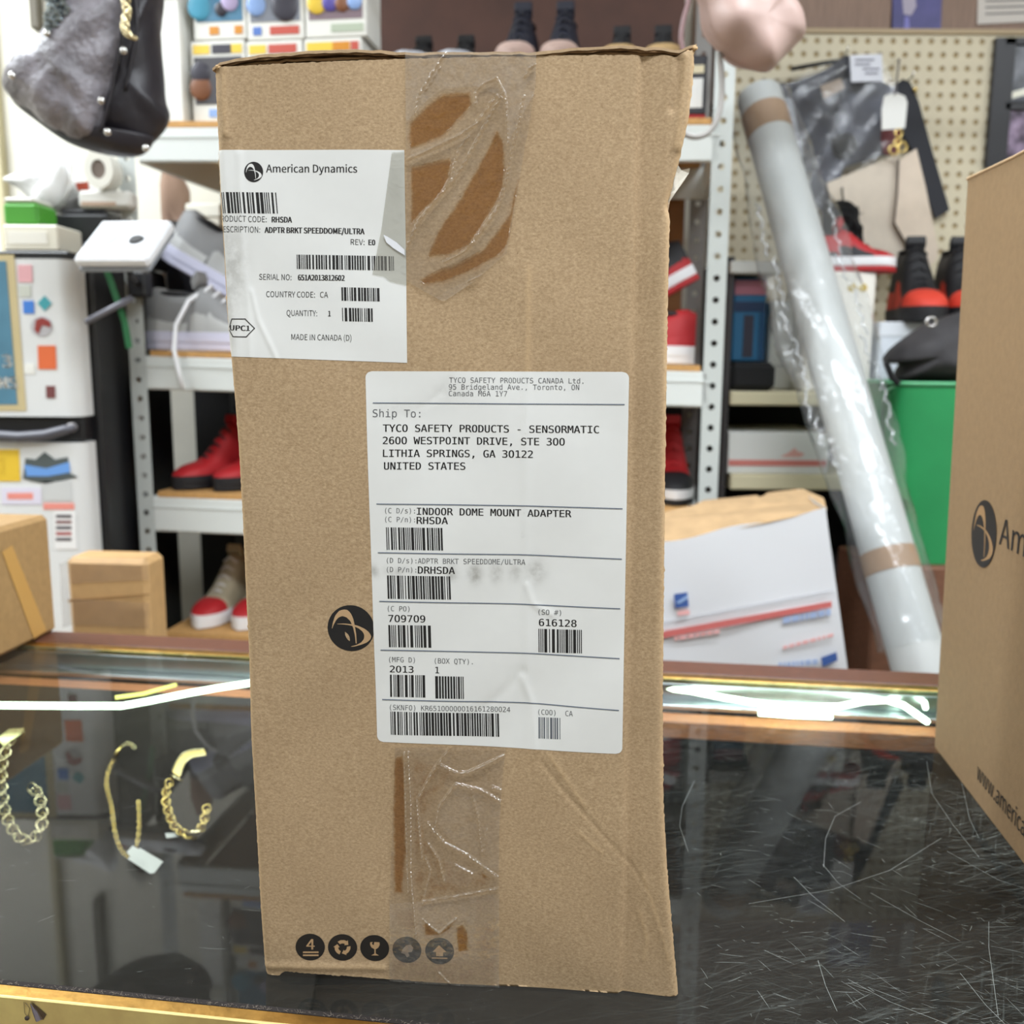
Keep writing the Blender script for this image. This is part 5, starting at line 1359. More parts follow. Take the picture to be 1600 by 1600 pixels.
def stick(par, x0, y0, x1, y1, mat, nm='sticker', h=.0012, lbl=None, sk=4):
    m = MB(); m.prism([W(x0, y0, YF - .0005), W(x1, y0, YF - .0005), W(x1 + sk * (y1 - y0) / 100, y1, YF - .0005), W(x0 + sk * (y1 - y0) / 100, y1, YF - .0005)], (0, -h, 0)); return m.build(nm, mat, par, label=lbl)
po = stick(fr, -90, 398, 22, 642, M('poster_cream', (206, 190, 146), .5), 'poster', lbl='blue poster with cream border', sk=8)
stick(po, -90, 408, 10, 632, M('poster_blue', (84, 132, 156), .45, noise=.1, nscale=20), 'poster_print', .0022, sk=8)
def ftext(par, txt, x, y, cap, mat, bold=0.02):
    v, fs = text_mesh(txt, SANS, bold); hv, _ = text_mesh('H', SANS, bold); ch = max(p[1] for p in hv); xb = max(p[0] for p in v)
    o = W(x, y, YF - .0035); s = (W(x, y - cap, YF - .0035) - o).z / ch
    m = MB(); m.add([o + Vector(((p[0] - xb) * s, 0, p[1] * s)) for p in v], fs); m.build('printed_text', mat, par)
ftext(po, '3', 19, 574, 20, WHITE); ftext(po, 'NS', 28, 607, 18, WHITE)
S_ = lambda n, c: M('sticker_' + n, c, .45)
for x0_, y0_, x1_, y1_, mt, lb in ((28, 414, 50, 441, S_('pink', (232, 178, 184)), 'pink sticker'), (30, 446, 48, 464, S_('greenish', (206, 210, 200)), None), (36, 470, 53, 490, S_('blue', (70, 130, 216)), 'blue square sticker'), (59, 540, 87, 577, S_('orange', (226, 112, 66)), 'orange square sticker'), (38, 568, 54, 584, S_('pale', (238, 238, 232)), None),
                                   (72, 603, 86, 622, S_('dot', (120, 70, 70)), 'small dark red sticker'), (-30, 702, 30, 752, S_('yellow', (234, 196, 60)), 'yellow sticker'), (-30, 716, 8, 742, S_('red', (196, 60, 40)), None), (2, 762, 64, 788, S_('lavender', (226, 222, 238)), 'pale sticker with red script'),
                                   (68, 786, 116, 796, S_('coral', (236, 150, 138)), None), (84, 798, 118, 858, S_('white', (240, 240, 240)), 'white sticker with dark rows'), (66, 752, 112, 782, S_('greyw', (206, 208, 208)), None)):
    st_ = stick(fr, x0_, y0_, x1_, y1_, mt, lbl=lb)
    if y0_ == 798:
        for j, cc in enumerate(((90, 84, 90), (130, 90, 90), (90, 84, 90), (170, 90, 90), (90, 84, 90))): stick(st_, 88, 804 + 9 * j, 112, 809 + 9 * j, S_('row%d' % (j % 4), cc), 'printed_row', .0018)
    if y0_ == 762:
        stick(st_, 12, 770, 52, 780, S_('coral', (236, 150, 138)), 'printed_row', .0018)
m = MB(); m.prism([W(70 + 11 * cos(k * pi / 2), 474 + 12 * sin(k * pi / 2), YF - .0005) for k in range(4)], (0, -.0012, 0)); m.build('sticker', S_('teal', (70, 160, 170)), fr, label='teal diamond sticker')
m = MB(); m.prism([W(65 + 17 * cos(k * pi / 10), 510 + 16 * sin(k * pi / 10), YF - .0005) for k in range(20)], (0, -.0012, 0)); rs_ = m.build('sticker', S_('round_grey', (188, 186, 190)), fr, label='round grey and red sticker')
m = MB(); m.prism([W(x, y, YF - .0018) for x, y in ((56, 500), (66, 496), (78, 502), (80, 512), (66, 508), (60, 522), (54, 516))], (0, -.0008, 0)); m.build('printed_shape', S_('brick', (150, 60, 56)), rs_)
m = MB(); m.prism([W(x, y, YF - .0005) for x, y in ((36, 748), (40, 716), (56, 718), (70, 706), (86, 718), (106, 714), (110, 740), (122, 745), (100, 750), (72, 756), (50, 752))], (0, -.0012, 0)); cr = m.build('sticker', S_('dark_crest', (84, 92, 92)), fr, label='blue banner sticker with dark crest')
m = MB(); m.prism([W(x, y, YF - .0018) for x, y in ((38, 726), (72, 732), (108, 722), (110, 738), (76, 744), (42, 744))], (0, -.0008, 0)); m.build('printed_banner', S_('banner', (110, 160, 226)), cr)

zf = ztopF + .001
def topbox(name, label, cat, x0, x1, y0, Y, dep, mat, extra=None):
    a, b = W(x0, 390, Y).x, W(x1, 390, Y).x; z1 = W((x0 + x1) / 2, y0, Y).z
    r = thing(name, label, cat, ((a + b) / 2, Y + dep / 2, zf)); MB().box(a, Y, zf, b, Y + dep, z1, bev=.003).build('box_body', mat, r); return r, a, b, z1
r, a, b, z1 = topbox('white_box', 'small white box under the green packet on the fridge', 'box', 6, 92, 351, YF + .01, .10, M('box_white', (236, 232, 216), .5))
MB().box(a + .01, YF + .0088, zf + .012, b - .02, YF + .0098, z1 - .012).build('side_label', M('box_label_w', (244, 242, 232), .5), r)
gp = thing('green_packet', 'bright green packet with white top edge on a white box', 'packet', (W(30, 350, YF + .02).x, YF + .06, z1 + .0005))
a_, b_ = W(4, 340, YF + .02).x, W(59, 340, YF + .02).x; zt_ = W(30, 316, YF + .02).z
MB().box(a_, YF + .02, z1 + .001, b_, YF + .1, zt_, bev=.006).build('packet_body', M('packet_green', (72, 152, 48), .5), gp)
MB().box(a_ + .003, YF + .022, zt_ + .0003, b_ - .008, YF + .098, zt_ + .009, bev=.003).build('packet_top', M('packet_white', (216, 214, 206), .5), gp)
r, a, b, z1 = topbox('printer', 'black printer on the fridge under white plastic bags', 'printer', 86, 172, 335, YF + .13, .36, BLACK)
MB().box(a + .02, YF + .1285, zf + .022, b - .04, YF + .1299, zf + .03).build('paper_slot', M('slot_grey', (60, 60, 66), .5), r)
MB().box(a + .01, YF + .14, z1 + .0003, b - .01, YF + .4, z1 + .012, bev=.004).build('lid', M('printer_lid', (36, 36, 40), .35), r)
zp = z1 + .013
PLB = M('plastic_white', (232, 232, 232), .35)
m = MB(); pillow(m, [(8, 278), (60, 262), (104, 244), (114, 262), (106, 300), (96, 322), (70, 334), (52, 318), (30, 296)], YF + .16, .035, wr=.006, wf=70, seed=3)
wb = thing('plastic_bag', 'white folded plastic bag drooping behind the green packet', 'bag', tuple(W(60, 334, YF + .16))); m.build('bag_body', PLB, wb, smooth=True)
m = MB(); m.tube([W(106, 250, YF + .14), W(112, 285, YF + .14), W(92, 326, YF + .15)], .003, 6); m.build('bag_hem', PLB, wb, smooth=True)
m = MB(); pillow(m, [(92, 304), (120, 280), (150, 292), (186, 310), (196, 330), (170, 338), (120, 338), (88, 334)], YF + .29, .06, wr=.010, wf=60, seed=5)
wb2 = thing('plastic_bag', 'crumpled clear grey plastic bag lying on the black printer', 'bag', tuple(W(140, 338, YF + .24))); m.build('bag_body', M('plastic_grey', (196, 196, 194), .25), wb2, smooth=True)
m = MB(); m.prism([W(118, 286, YF + .17), W(138, 284, YF + .17), W(140, 297, YF + .17), (W(122, 298, YF + .17))], (0, -.002, 0)); m.build('red_print', M('bag_red', (196, 84, 62), .5), wb2)
rollc = W(153, 264, YF + .12); zr = rollc.z
m = MB(); ro, ri, nn_ = .036, .018, 28; vs = []
for y_, k in ((rollc.y, 0), (rollc.y + .05, 1)):
    for r_ in (ro, ri):
        for i in range(nn_): vs.append((rollc.x + r_ * cos(2 * pi * i / nn_) * .8, y_, rollc.z + r_ * sin(2 * pi * i / nn_)))
fs = []
for i in range(nn_):
    j = (i + 1) % nn_; fs += [(i, j, nn_ + j, nn_ + i), (2 * nn_ + i, 2 * nn_ + j, 3 * nn_ + j, 3 * nn_ + i), (i, j, 2 * nn_ + j, 2 * nn_ + i), (nn_ + i, nn_ + j, 3 * nn_ + j, 3 * nn_ + i)]
m.add(vs, fs)
tr2 = thing('tape_roll', 'white roll of tape standing on plastic bags by the left rack post', 'tape roll', (rollc.x, rollc.y + .02, rollc.z - ro)); m.build('roll', M('roll_white', (226, 224, 214), .5), tr2, smooth='auto')
m = MB(); m.tube([(rollc.x, rollc.y + .004, rollc.z), (rollc.x, rollc.y + .046, rollc.z)], .0165, 20); m.build('core', M('roll_core', (120, 108, 100), .8), tr2)
# stack below the roll
a, b = W(112, 300, YF + .11).x, W(196, 300, YF + .11).x
st = thing('paper_pack', 'pale packet of paper on the printer under the tape roll', 'packet', ((a + b) / 2, YF + .14, zp))
MB().box(a, YF + .135, zp, b, YF + .175, rollc.z - ro - .001, bev=.006).build('pack_body', M('pack_white', (214, 212, 206), .5), st)
MB().box(a + .006, YF + .1342, zp + .004, b - .03, YF + .1349, zp + .012).build('pack_stripe', M('pack_stripe', (176, 150, 130), .5), st)

# ------------------------------------------------------------------ cream shelf unit in front of the pegboard
YS = 2.02
CREAM = M('shelf_cream', (222, 212, 178), .55)
xl_, xr_ = W(1142, 620, YS).x, W(1530, 620, YS).x
su = thing('cream_shelf_unit', 'cream wooden shelf unit behind the leaning white tube', 'shelf', ((xl_ + xr_) / 2, YS + .15, 0))
def cshelf(ytop, ybot, x0=1142, x1=1530, mat=CREAM, nm='shelf_board'):
    a, b = W(x0, ytop, YS), W(x1, ytop, YS); z1 = W(1230, ytop, YS).z; z0 = W(1230, ybot, YS).z
    MB().box(a.x, YS, z0, b.x, YS + .33, z1, bev=.003).build(nm, mat, su); return z1
zc = [cshelf(612, 634), cshelf(742, 766), cshelf(408, 428, 1142, 1222, M('shelf_pale', (206, 206, 200), .5)), cshelf(905, 916, 1142, 1530, M('shelf_dark', (92, 90, 92), .5)), cshelf(945, 954, 1142, 1530, M('shelf_dark', (92, 90, 92), .5))]
zc.append(cshelf(1035, 1050, 1142, 1530, M('shelf_tan', (190, 166, 138), .6)))
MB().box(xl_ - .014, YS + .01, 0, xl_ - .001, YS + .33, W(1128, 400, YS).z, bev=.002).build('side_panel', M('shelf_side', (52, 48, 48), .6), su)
MB().box(xr_ + .001, YS + .01, 0, xr_ + .014, YS + .33, zc[0], bev=.002).build('side_panel', CREAM, su)
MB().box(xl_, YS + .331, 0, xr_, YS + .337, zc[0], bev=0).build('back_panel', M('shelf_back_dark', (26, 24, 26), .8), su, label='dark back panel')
def sbox(name, label, cat, x0, x1, y0, z, Y, dep, mat, group=None, bev=.004):
    a, b = W(x0, (y0 + 500) / 2, Y).x, W(x1, (y0 + 500) / 2, Y).x; z1 = W((x0 + x1) / 2, y0, Y).z
    r = thing(name, label, cat, ((a + b) / 2, Y + dep / 2, z), group=group); MB().box(a, Y, z, b, Y + dep, z1, bev=bev).build('box_body', mat, r); return r, a, b, z1
def front(par, a, z0, b, z1, Y, mat, nm, th=.0014, lbl=None):
    return MB().box(a, Y - th, z0, b, Y - .0001, z1).build(nm, mat, par, label=lbl)
e = .0006
# black flat case, then the blue box on it
r, a, b, zk = sbox('flat_case', 'black rounded flat case under the blue speaker box', 'case', 1144, 1216, 566, zc[0] + e, YS + .01, .2, BLACKM, bev=.012)
r, a, b, zt_ = sbox('speaker_box', 'dark blue box with picture of a tall black device beside rack post', 'box', 1146, 1198, 434, zk + e, YS + .03, .14, M('box_blue', (34, 92, 128), .4))
hh = zt_ - zk
front(r, a + .002, zk + hh * .80, b - .002, zk + hh * .97, YS + .03, M('box_rose', (150, 92, 104), .5), 'printed_band')
front(r, a + .002, zk + hh * .60, b - .002, zk + hh * .72, YS + .03, M('box_navy', (24, 44, 74), .4), 'printed_band')
front(r, a + (b - a) * .34, zk + hh * .06, a + (b - a) * .64, zk + hh * .56, YS + .03, M('box_device', (46, 44, 56), .4), 'printed_device')
front(r, b - .014, zk + hh * .02, b - .001, zk + hh * .60, YS + .03, M('box_blue_d', (20, 62, 96), .4), 'printed_band')
# pale carton behind the tube, white carton with gold mark, blue-white box
r, a, b, z_ = sbox('white_carton', 'plain white carton between the blue box and the leaning tube', 'box', 1204, 1246, 470, zc[0] + e, YS + .10, .12, M('carton_pale', (222, 222, 214), .6))
front(r, a + .01, zc[0] + .05, b - .01, zc[0] + .056, YS + .10, M('carton_line', (196, 196, 190), .6), 'tape_line')
r, a, b, zg = sbox('white_carton', 'upright white carton with small gold mark beside the tube', 'box', 1262, 1368, 424, zc[0] + e, YS + .015, .16, M('carton_white2', (234, 230, 220), .5))
for x0_, x1_ in ((1325, 1338), (1342, 1355)):
    p, q = W(x0_, 443, YS + .014), W(x1_, 456, YS + .014); m = MB(); m.ell(((p.x + q.x) / 2, YS + .0145, (p.z + q.z) / 2), abs(q.x - p.x) / 2, .001, abs(p.z - q.z) / 2, 12, 6); m.build('gold_mark', M('gold_print', (190, 164, 70), .4), r)
MB().box(b + .0004, YS + .03, zc[0] + .02, b + .0018, YS + .15, zc[0] + .1).build('side_label', M('carton_side', (206, 204, 196), .6), r)
rb, a, b, zw = sbox('shoe_box', 'white shoe box under the orange red and black sneakers', 'shoe box', 1376, 1500, 504, zc[0] + e, YS + .01, .25, M('box_bluewhite', (216, 222, 230), .5))
MB().box(a - .002, YS + .008, zw - .03, b + .002, YS + .262, zw + .001, bev=.002).build('lid', M('lid_bluewhite', (222, 226, 232), .5), rb)
# sneakers on those boxes
def free_shoe(label, col, px, py, Y, z, ang, sc=1.0, hs=1.0, high=False, group=None):
    s_ = sneaker('sneaker', label, col, .285 * sc, hs, group, high); q = W(px, py, Y); q.z = z; put(s_, q, ang); return s_
s3 = free_shoe('orange red and black sneaker on white shoe box, beside the white carton', (SBLK, SBLK, SBLK, SCHI, SCHI, SBLK, SBLK), 1404, 500, YS + .20, zw + .0022, -pi / 2 - .12, .85, 1.3, True)
s4 = dup(s3, W(1470, 500, YS + .20), None, 'orange red and black sneaker on white shoe box, beside the right carton'); s4.location.z = zw + .0022
s5 = free_shoe('red and white toed sneaker on top of the white carton with gold mark', (SRED, SWHT, SRED, SRED, SBLK, SBLK, SBLK), 1250, 420, YS + .06, zg + .0006, -.06, .70, 1.0)
m = None
# flat white mailing box with red stripe
r, a, b, zf_ = sbox('flat_mailing_box', 'flat white mailing box with thin red stripe on the cream shelf', 'box', 1143, 1302, 676, zc[1] + e, YS + .012, .25, M('mail_white', (226, 226, 222), .5), bev=.002)
hh = zf_ - zc[1]
front(r, a + .002, zc[1] + hh * .20, b - .004, zc[1] + hh * .34, YS + .012, M('mail_stripe', (214, 130, 122), .5), 'red_stripe')
m = MB(); m.prism([Vector((a + (b - a) * u, YS + .0119, zc[1] + hh * v)) for u, v in ((.52, .42), (.60, .52), (.66, .64), (.69, .55), (.76, .50), (.72, .42))], (0, -.001, 0)); m.build('red_mark', M('mail_mark', (224, 170, 160), .5), r)
# green bin and the dark cap in it
YG = 1.80
GREEN = M('bin_green', (44, 142, 84), .4, noise=.08, nscale=10)
gx0, gx1 = W(1392, 740, YG).x, W(1512, 740, YG).x + .06; gz1, gz0 = W(1450, 600, YG).z, W(1450, 884, YG).z
crate = thing('wooden_crate', 'dark wooden crate under the green bin', 'crate', ((gx0 + gx1) / 2, YG + .12, 0))
MB().box(gx0 - .02, YG - .01, 0, gx1 + .02, YG + .205, gz0 - .0012, bev=.004).build('crate_body', M('crate_wood', (112, 74, 54), .7, noise=.3, nscale=20, stretch=(2, 2, 20)), crate)
gb = thing('green_bin', 'bright green plastic bin with loop handle beside the right carton', 'bin', ((gx0 + gx1) / 2, YG + .1, gz0))
m = MB(); rows = []
for t in np.linspace(0, 1, 8):
    k = .86 + .14 * t; cxm = (gx0 + gx1) / 2; hw = (gx1 - gx0) / 2 * k; ring = []
    for i in range(32):
        a_ = 2 * pi * i / 32; c_, s_ = cos(a_), sin(a_); p = .45
        ring.append(Vector((cxm + hw * math.copysign(abs(c_) ** p, c_), YG + .1 + .1 * k * math.copysign(abs(s_) ** p, s_), gz0 + (gz1 - gz0) * t)))
    rows.append(ring + [ring[0]])
m.grid(rows); m.add(rows[0][:-1], [tuple(range(32))]); m.build('bin_body', GREEN, gb, smooth='auto')
m = MB(); m.tube(rows[-1][:-1], .005, 6, closed=True); m.build('rim', M('bin_green_light', (92, 172, 122), .4), gb, smooth=True)
m = MB(); pth = [W(x, y, YG - .005) for x, y in smooth_px([(1398, 604), (1386, 612), (1379, 640), (1380, 690), (1388, 730), (1404, 765), (1422, 790)])]
rows = [[p - Vector((.004, .012, 0)), p + Vector((.004, .016, 0))] for p in pth]; m.grid(rows); m.grid([[r_[0] + Vector((.0025, 0, 0)), r_[1] + Vector((.0025, 0, 0))] for r_ in rows]); m.build('loop_handle', M('bin_green_light', (92, 172, 122), .4), gb, smooth=True)
cap = thing('dark_cap', 'charcoal fabric bag with metal ring lying on the green bin', 'bag', tuple(W(1450, 600, YG + .08)))
m = MB(); pillow(m, [(1386, 566), (1400, 540), (1432, 516), (1466, 500), (1510, 488), (1540, 530), (1530, 592), (1480, 597), (1424, 596), (1404, 592), (1412, 570)], YG + .07, .08, wr=.006, wf=50, seed=9); m.build('bag_body', M('fabric_charcoal', (58, 56, 58), .8, noise=.2, nscale=30), cap, smooth=True)
m = MB(); m.tube([W(1455 + 8 * cos(k * pi / 6), 503 + 7 * sin(k * pi / 6), YG - .012) for k in range(12)], .0025, 6, closed=True); m.build('metal_ring', SILVER, cap, smooth=True)
m = MB(); m.tube([W(x, y, YG + .0) for x, y in ((1384, 566), (1394, 590), (1404, 600))], .006, 6); m.build('strap', BLACKM, cap)

# ------------------------------------------------------------------ white mailing carton with torn open top
YM = 1.46
mc = thing('mailing_carton', 'white mailing carton with red stripe and open brown flaps on the bench', 'cardboard box', (W(1180, 1040, YM).x, YM + .1, BZ))
tl_, tr2_, br_ = W(1015, 850, YM), W(1290, 796, YM), W(1324, 1042, YM)
exm = (tr2_ - tl_); dn = (br_ - tr2_).normalized(); exm_n = exm.normalized()
tl_ = tr2_ - exm_n * .34; exm = tr2_ - tl_
ht = (tl_.z - BZ - .002) / -dn.z; bk = Vector((.02, .22, 0))
def mface(u, v, off=0): return tl_ + exm * u + dn * ht * v - Vector((0, 1, 0)) * off
hr = (tr2_.z - BZ - .002) / -dn.z
MWH = M('mailer_white', (226, 227, 230), .38, bump=.15, bscale=14)
rows = []
for j in range(13):
    r_ = []
    for i in range(19):
        u = i / 18; h_ = ht * (1 - u) + hr * u; d_ = h_ * j / 12
        p = tl_ + exm * u + dn * d_; p.y += .004 * sin(9 * u + 1) * sin(7 * j / 12 + 2 * u) * (1 - abs(2 * u - 1)); p.z = max(p.z, BZ + .0012)
        if j == 0: p.z += .003 * sin(14 * u) 
        r_.append(p)
    rows.append(r_)
MB().grid(rows).build('front_panel', MWH, mc, smooth=True)
rp = [r_[-1] for r_ in rows]; lp = [r_[0] for r_ in rows]
MB().grid([[p, p + bk] for p in rp]).build('side_panel', MWH, mc); MB().grid([[p, p + bk] for p in lp]).build('side_panel', MWH, mc)
MB().grid([[p + bk for p in rows[0]], [p + bk for p in rows[-1]]]).build('rear_panel', CARDIN, mc)
MB().grid([[p + Vector((0, .004, -.002)) for p in rows[0]], [p + Vector((0, .004, 0)) for p in rows[6]]]).build('inner_lining', CARDIN, mc)
BRF = M('mailer_brown', (178, 148, 110), .8, noise=.1, nscale=40)
def flap(pts, nm='flap', Yo=.03, th=.003):
    m = MB(); m.prism([W(x, y, YM + Yo + d) for x, y, d in pts], (0, th, 0)); m.build(nm, BRF, mc)
flap([(1000, 858, -.03), (1292, 797, -.03), (1270, 786, .05), (1190, 776, .10), (1100, 786, .08), (1040, 800, .06), (1000, 812, .04)])
flap([(1190, 800, .02), (1292, 797, .0), (1287, 778, .06), (1255, 764, .12), (1200, 770, .12), (1186, 780, .08)], Yo=.05)
flap([(1040, 812, .05), (1130, 796, .06), (1190, 790, .07), (1184, 774, .12), (1100, 782, .12)], Yo=.07)
def mprint(pts, mat, nm, off=.0055):
    m = MB(); q = [onpl(x, y, tl_, Vector((0, -1, 0))) for x, y in pts]; m.prism([p - Vector((0, off, 0)) for p in q], (0, -.0006, 0)); m.build(nm, mat, mc)
MRED, MBLU, MPNK, MLBL = M('mail_red', (206, 112, 108), .5), M('mail_blue', (66, 96, 160), .5), M('mail_pink', (232, 176, 174), .5), M('mail_paleblue', (166, 184, 218), .5)
mprint([(1000, 994), (1040, 984), (1297, 938), (1298, 947), (1042, 994), (1000, 1003)], MRED, 'red_stripe')
mprint([(1000, 976), (1300, 920), (1300, 922), (1000, 978)], M('mail_grey', (206, 208, 214), .5), 'fold_line')
mprint([(1052, 927), (1073, 924), (1075, 946), (1054, 949)], MBLU, 'blue_emblem')
mprint([(1055, 940), (1073, 928), (1074, 933), (1060, 942)], M('mail_emblem_light', (150, 176, 216), .5), 'emblem_wing', .0064)
mprint([(1057, 954), (1076, 951), (1077, 958), (1058, 961)], MPNK, 'red_print_line')
def dashes(x0, y0, x1, y1, h, mat, nm, n, seed):
    rd = random.Random(seed); x = 0.0
    while x < .97:
        w = rd.uniform(.06, .16); a_, b_ = x, min(1, x + w)
        pa = (x0 + (x1 - x0) * a_, y0 + (y1 - y0) * a_); pb_2 = (x0 + (x1 - x0) * b_, y0 + (y1 - y0) * b_)
        mprint([pa, pb_2, (pb_2[0], pb_2[1] + h), (pa[0], pa[1] + h)], mat, nm); x += w + .03
dashes(1053, 994, 1126, 982, 5, MPNK, 'red_print_line', 5, 1); dashes(1222, 964, 1296, 950, 9, MLBL, 'blue_print_line', 5, 2)
dashes(1222, 1008, 1300, 988, 5, MPNK, 'red_print_line', 5, 3); dashes(1215, 1034, 1276, 1028, 8, MLBL, 'blue_print_line', 4, 4)
mprint([(1281, 1026), (1305, 1017), (1307, 1030), (1284, 1040)], MBLU, 'blue_emblem')

# ------------------------------------------------------------------ small taped carton on the bench, left
YC = 1.40
sc_ = thing('small_carton', 'small brown carton wrapped in clear tape behind the counter, under the rack post', 'cardboard box', (W(170, 980, YC).x, YC + .08, BZ))
a = W(103, 900, YC).x; b = W(235, 900, YC).x; zt_ = W(170, 872, YC).z
e1 = Vector((b - a, -.012, 0)); e2 = Vector((.004, .065, 0))
m = MB().frame((a, YC, BZ + .0008), e1, e2, UP * (zt_ - BZ - .0008), bev=.008); m.build('carton_body', M('carton_kraft', (196, 158, 108), .55, noise=.06, nscale=60), sc_)
def scp(px, py, off=.0012):
    n = Vector((0, -1, 0)); return onpl(px, py, Vector((a, YC, 0)), Vector((e1.y, -e1.x, 0)).normalized()) + n * off
clr = clear_mat('film_tape', (.96, .93, .88, 1), .10, (.8, .74, .66, 1), rough=.12, f0=.06, bump=.5, bscale=50)[0]
for pts in (((106, 872), (232, 868), (233, 906), (107, 912)), ((108, 934), (234, 942), (233, 982), (110, 976))):
    m = MB(); m.grid([[scp(pts[0][0] + (pts[1][0] - pts[0][0]) * t, pts[0][1] + (pts[1][1] - pts[0][1]) * t, .0012 + .0012 * (1 + sin(9 * t))) for t in np.linspace(0, 1, 14)], [scp(pts[3][0] + (pts[2][0] - pts[3][0]) * t, pts[3][1] + (pts[2][1] - pts[3][1]) * t, .0012) for t in np.linspace(0, 1, 14)]]); m.build('clear_tape', clr, sc_, smooth=True)
m = MB(); m.add([scp(107, 937, .0026), scp(236, 927, .0026), scp(236, 929, .0026), scp(107, 940, .0026)], [(0, 1, 2, 3)]); m.build('flap_seam', M('seam_brown', (160, 122, 76), .7), sc_)
m = MB(); m.add([scp(95, 880, .004), scp(106, 876, .0014), scp(112, 976, .0014), scp(100, 980, .004)], [(0, 1, 2, 3)]); m.build('loose_film', clear_mat('loose_film', (.95, .95, .95, 1), .35, (.8, .78, .74, 1), rough=.15, f0=.08)[0], sc_)

# ------------------------------------------------------------------ leaning white tube in clear plastic
p0, p1 = W(1186, 150, 2.10), W(1452, 1095, 1.50)
ax = (p1 - p0).normalized()
p2 = p0 + ax * ((.003 - p0.z) / ax.z) if False else p0 + ax * ((p1 - p0).length)
TR = .046
tb = thing('wrapped_tube', 'long white tube wrapped in clear plastic leaning across the cream shelves', 'tube', tuple(p2))
e_ = (BZ + .003 - p0.z + TR * math.hypot(ax.x, ax.y)) / ax.z
pend = p0 + ax * e_
def tp_(t): return p0.lerp(pend, t)
def at_px(py):      # parameter along the tube for a picture row
    lo, hi = 0.0, 1.0
    for _ in range(40):
        mid = (lo + hi) / 2; q = tp_(mid) - CAMLOC; v = 800 - F * q.dot(_u) / q.dot(_f)
        if v < py: lo = mid
        else: hi = mid
    return lo
TR = .046
m = MB(); m.tube([tp_(t) for t in np.linspace(0, 1, 24)], TR, 28); m.build('tube_roll', M('tube_white', (190, 192, 190), .42), tb, smooth='auto')
BAND = M('band_brown', (158, 128, 100), .6)
for y0_, y1_ in ((178, 214), (862, 896)):
    m = MB(); ta, tb_ = at_px(y0_), at_px(y1_); m.tube([tp_(ta), tp_(tb_)], TR + .0012, 28); m.build('brown_band', BAND, tb, smooth='auto')
FILM = clear_mat('wrap_film', (.95, .96, .965, 1), .04, (.85, .87, .9, 1), rough=.17, f0=.05, bump=.7, bscale=26)[0]
m = MB(); rows = []; rd = random.Random(3); s1_ = ax.cross(Vector((0, 1, 0))).normalized(); s2_ = ax.cross(s1_)
for i, t in enumerate(np.linspace(at_px(150), at_px(1010), 60)):
    r_ = []
    for k in range(33):
        a_ = 2 * pi * k / 32
        rr_ = TR * (1.12 + .10 * sin(3 * a_ + i * .22) * sin(i * .31 + a_) + .05 * sin(9 * a_ + i * .8)) 
        wide = 1.0 + (.75 * math.exp(-((i - 26) / 17) ** 2) + .15) * max(0, abs(cos(a_)) ** 6)
        r_.append(tp_(t) + s1_ * cos(a_) * rr_ * wide + s2_ * sin(a_) * rr_)
    rows.append(r_)
m.grid(rows); m.build('plastic_wrap', FILM, tb, smooth=True)
m = MB()
for k, sgn in enumerate((-1, 1)):
    for j in range(9):
        t = at_px(330 + 42 * j + 13 * k); q = tp_(t) + s1_ * sgn * TR * (1.45 + .12 * sin(j * 2 + k)) - Vector((0, .012, 0))
        pts = [q + ax * (-.03 + .012 * i) + s1_ * .006 * sin(i * 2.2 + j) + Vector((0, .005 * cos(i * 1.7 + j), 0)) for i in range(6)]
        m.tube(pts, .0022, 5)
m.build('plastic_crease', clear_mat('crease_film', (.95, .96, .97, 1), .3, (.88, .9, .93, 1), rough=.08, f0=.15)[0], tb, smooth=True, kind='stuff')

# ------------------------------------------------------------------ things hung on the pegboard
YH = YP - .012
def peghook(par, px, py):
    q = W(px, py, YP - .001); MB().tube([q, q + Vector((0, -.05, 0)), q + Vector((0, -.056, .012))], .0022, 6).build('hook', SILVER, par, smooth=True)
gar = thing('bagged_garment', 'navy and grey garment in clear plastic hung on the pegboard', 'garment', tuple(W(1290, 380, YH - .05)))
NAVY = M('garment_navy', (40, 42, 54), .7, noise=.25, nscale=25)
m = MB(); pillow(m, [(1200, 132), (1240, 128), (1290, 108), (1326, 86), (1322, 130), (1310, 190), (1280, 250), (1262, 270), (1244, 245), (1222, 200), (1190, 160)], YH - .035, .022, wr=.006, wf=60, seed=2); m.build('sleeve', NAVY, gar, smooth=True)
m = MB(); pillow(m, [(1328, 96), (1376, 126), (1404, 150), (1398, 230), (1360, 250), (1310, 270), (1290, 330), (1268, 300), (1276, 230), (1304, 160)], YH - .03, .022, wr=.006, wf=60, seed=4); m.build('body', M('garment_slate', (78, 80, 92), .6, noise=.3, nscale=22), gar, smooth=True)
m = MB(); pillow(m, [(1224, 160), (1238, 156), (1246, 200), (1256, 240), (1246, 246), (1230, 215)], YH - .062, .006, seed=2); m.build('pale_fold', M('garment_pale', (150, 152, 160), .4), gar, smooth=True)
m = MB(); plate(m, [(1282, 134), (1314, 122), (1320, 138), (1288, 154)], YH - .068, .003); m.build('sewn_label', M('label_tan', (158, 140, 124), .6), gar)
m = MB(); pillow(m, [(1300, 215), (1330, 208), (1340, 230), (1324, 244), (1304, 240)], YH - .056, .006, seed=1); m.build('dark_patch', BLACKM, gar, smooth=True)
m = MB(); pillow(m, [(1378, 195), (1402, 192), (1404, 236), (1380, 240)], YH - .045, .006, seed=1); m.build('red_patch', M('patch_red', (110, 26, 34), .7), gar, smooth=True)
m = MB(); rows = []
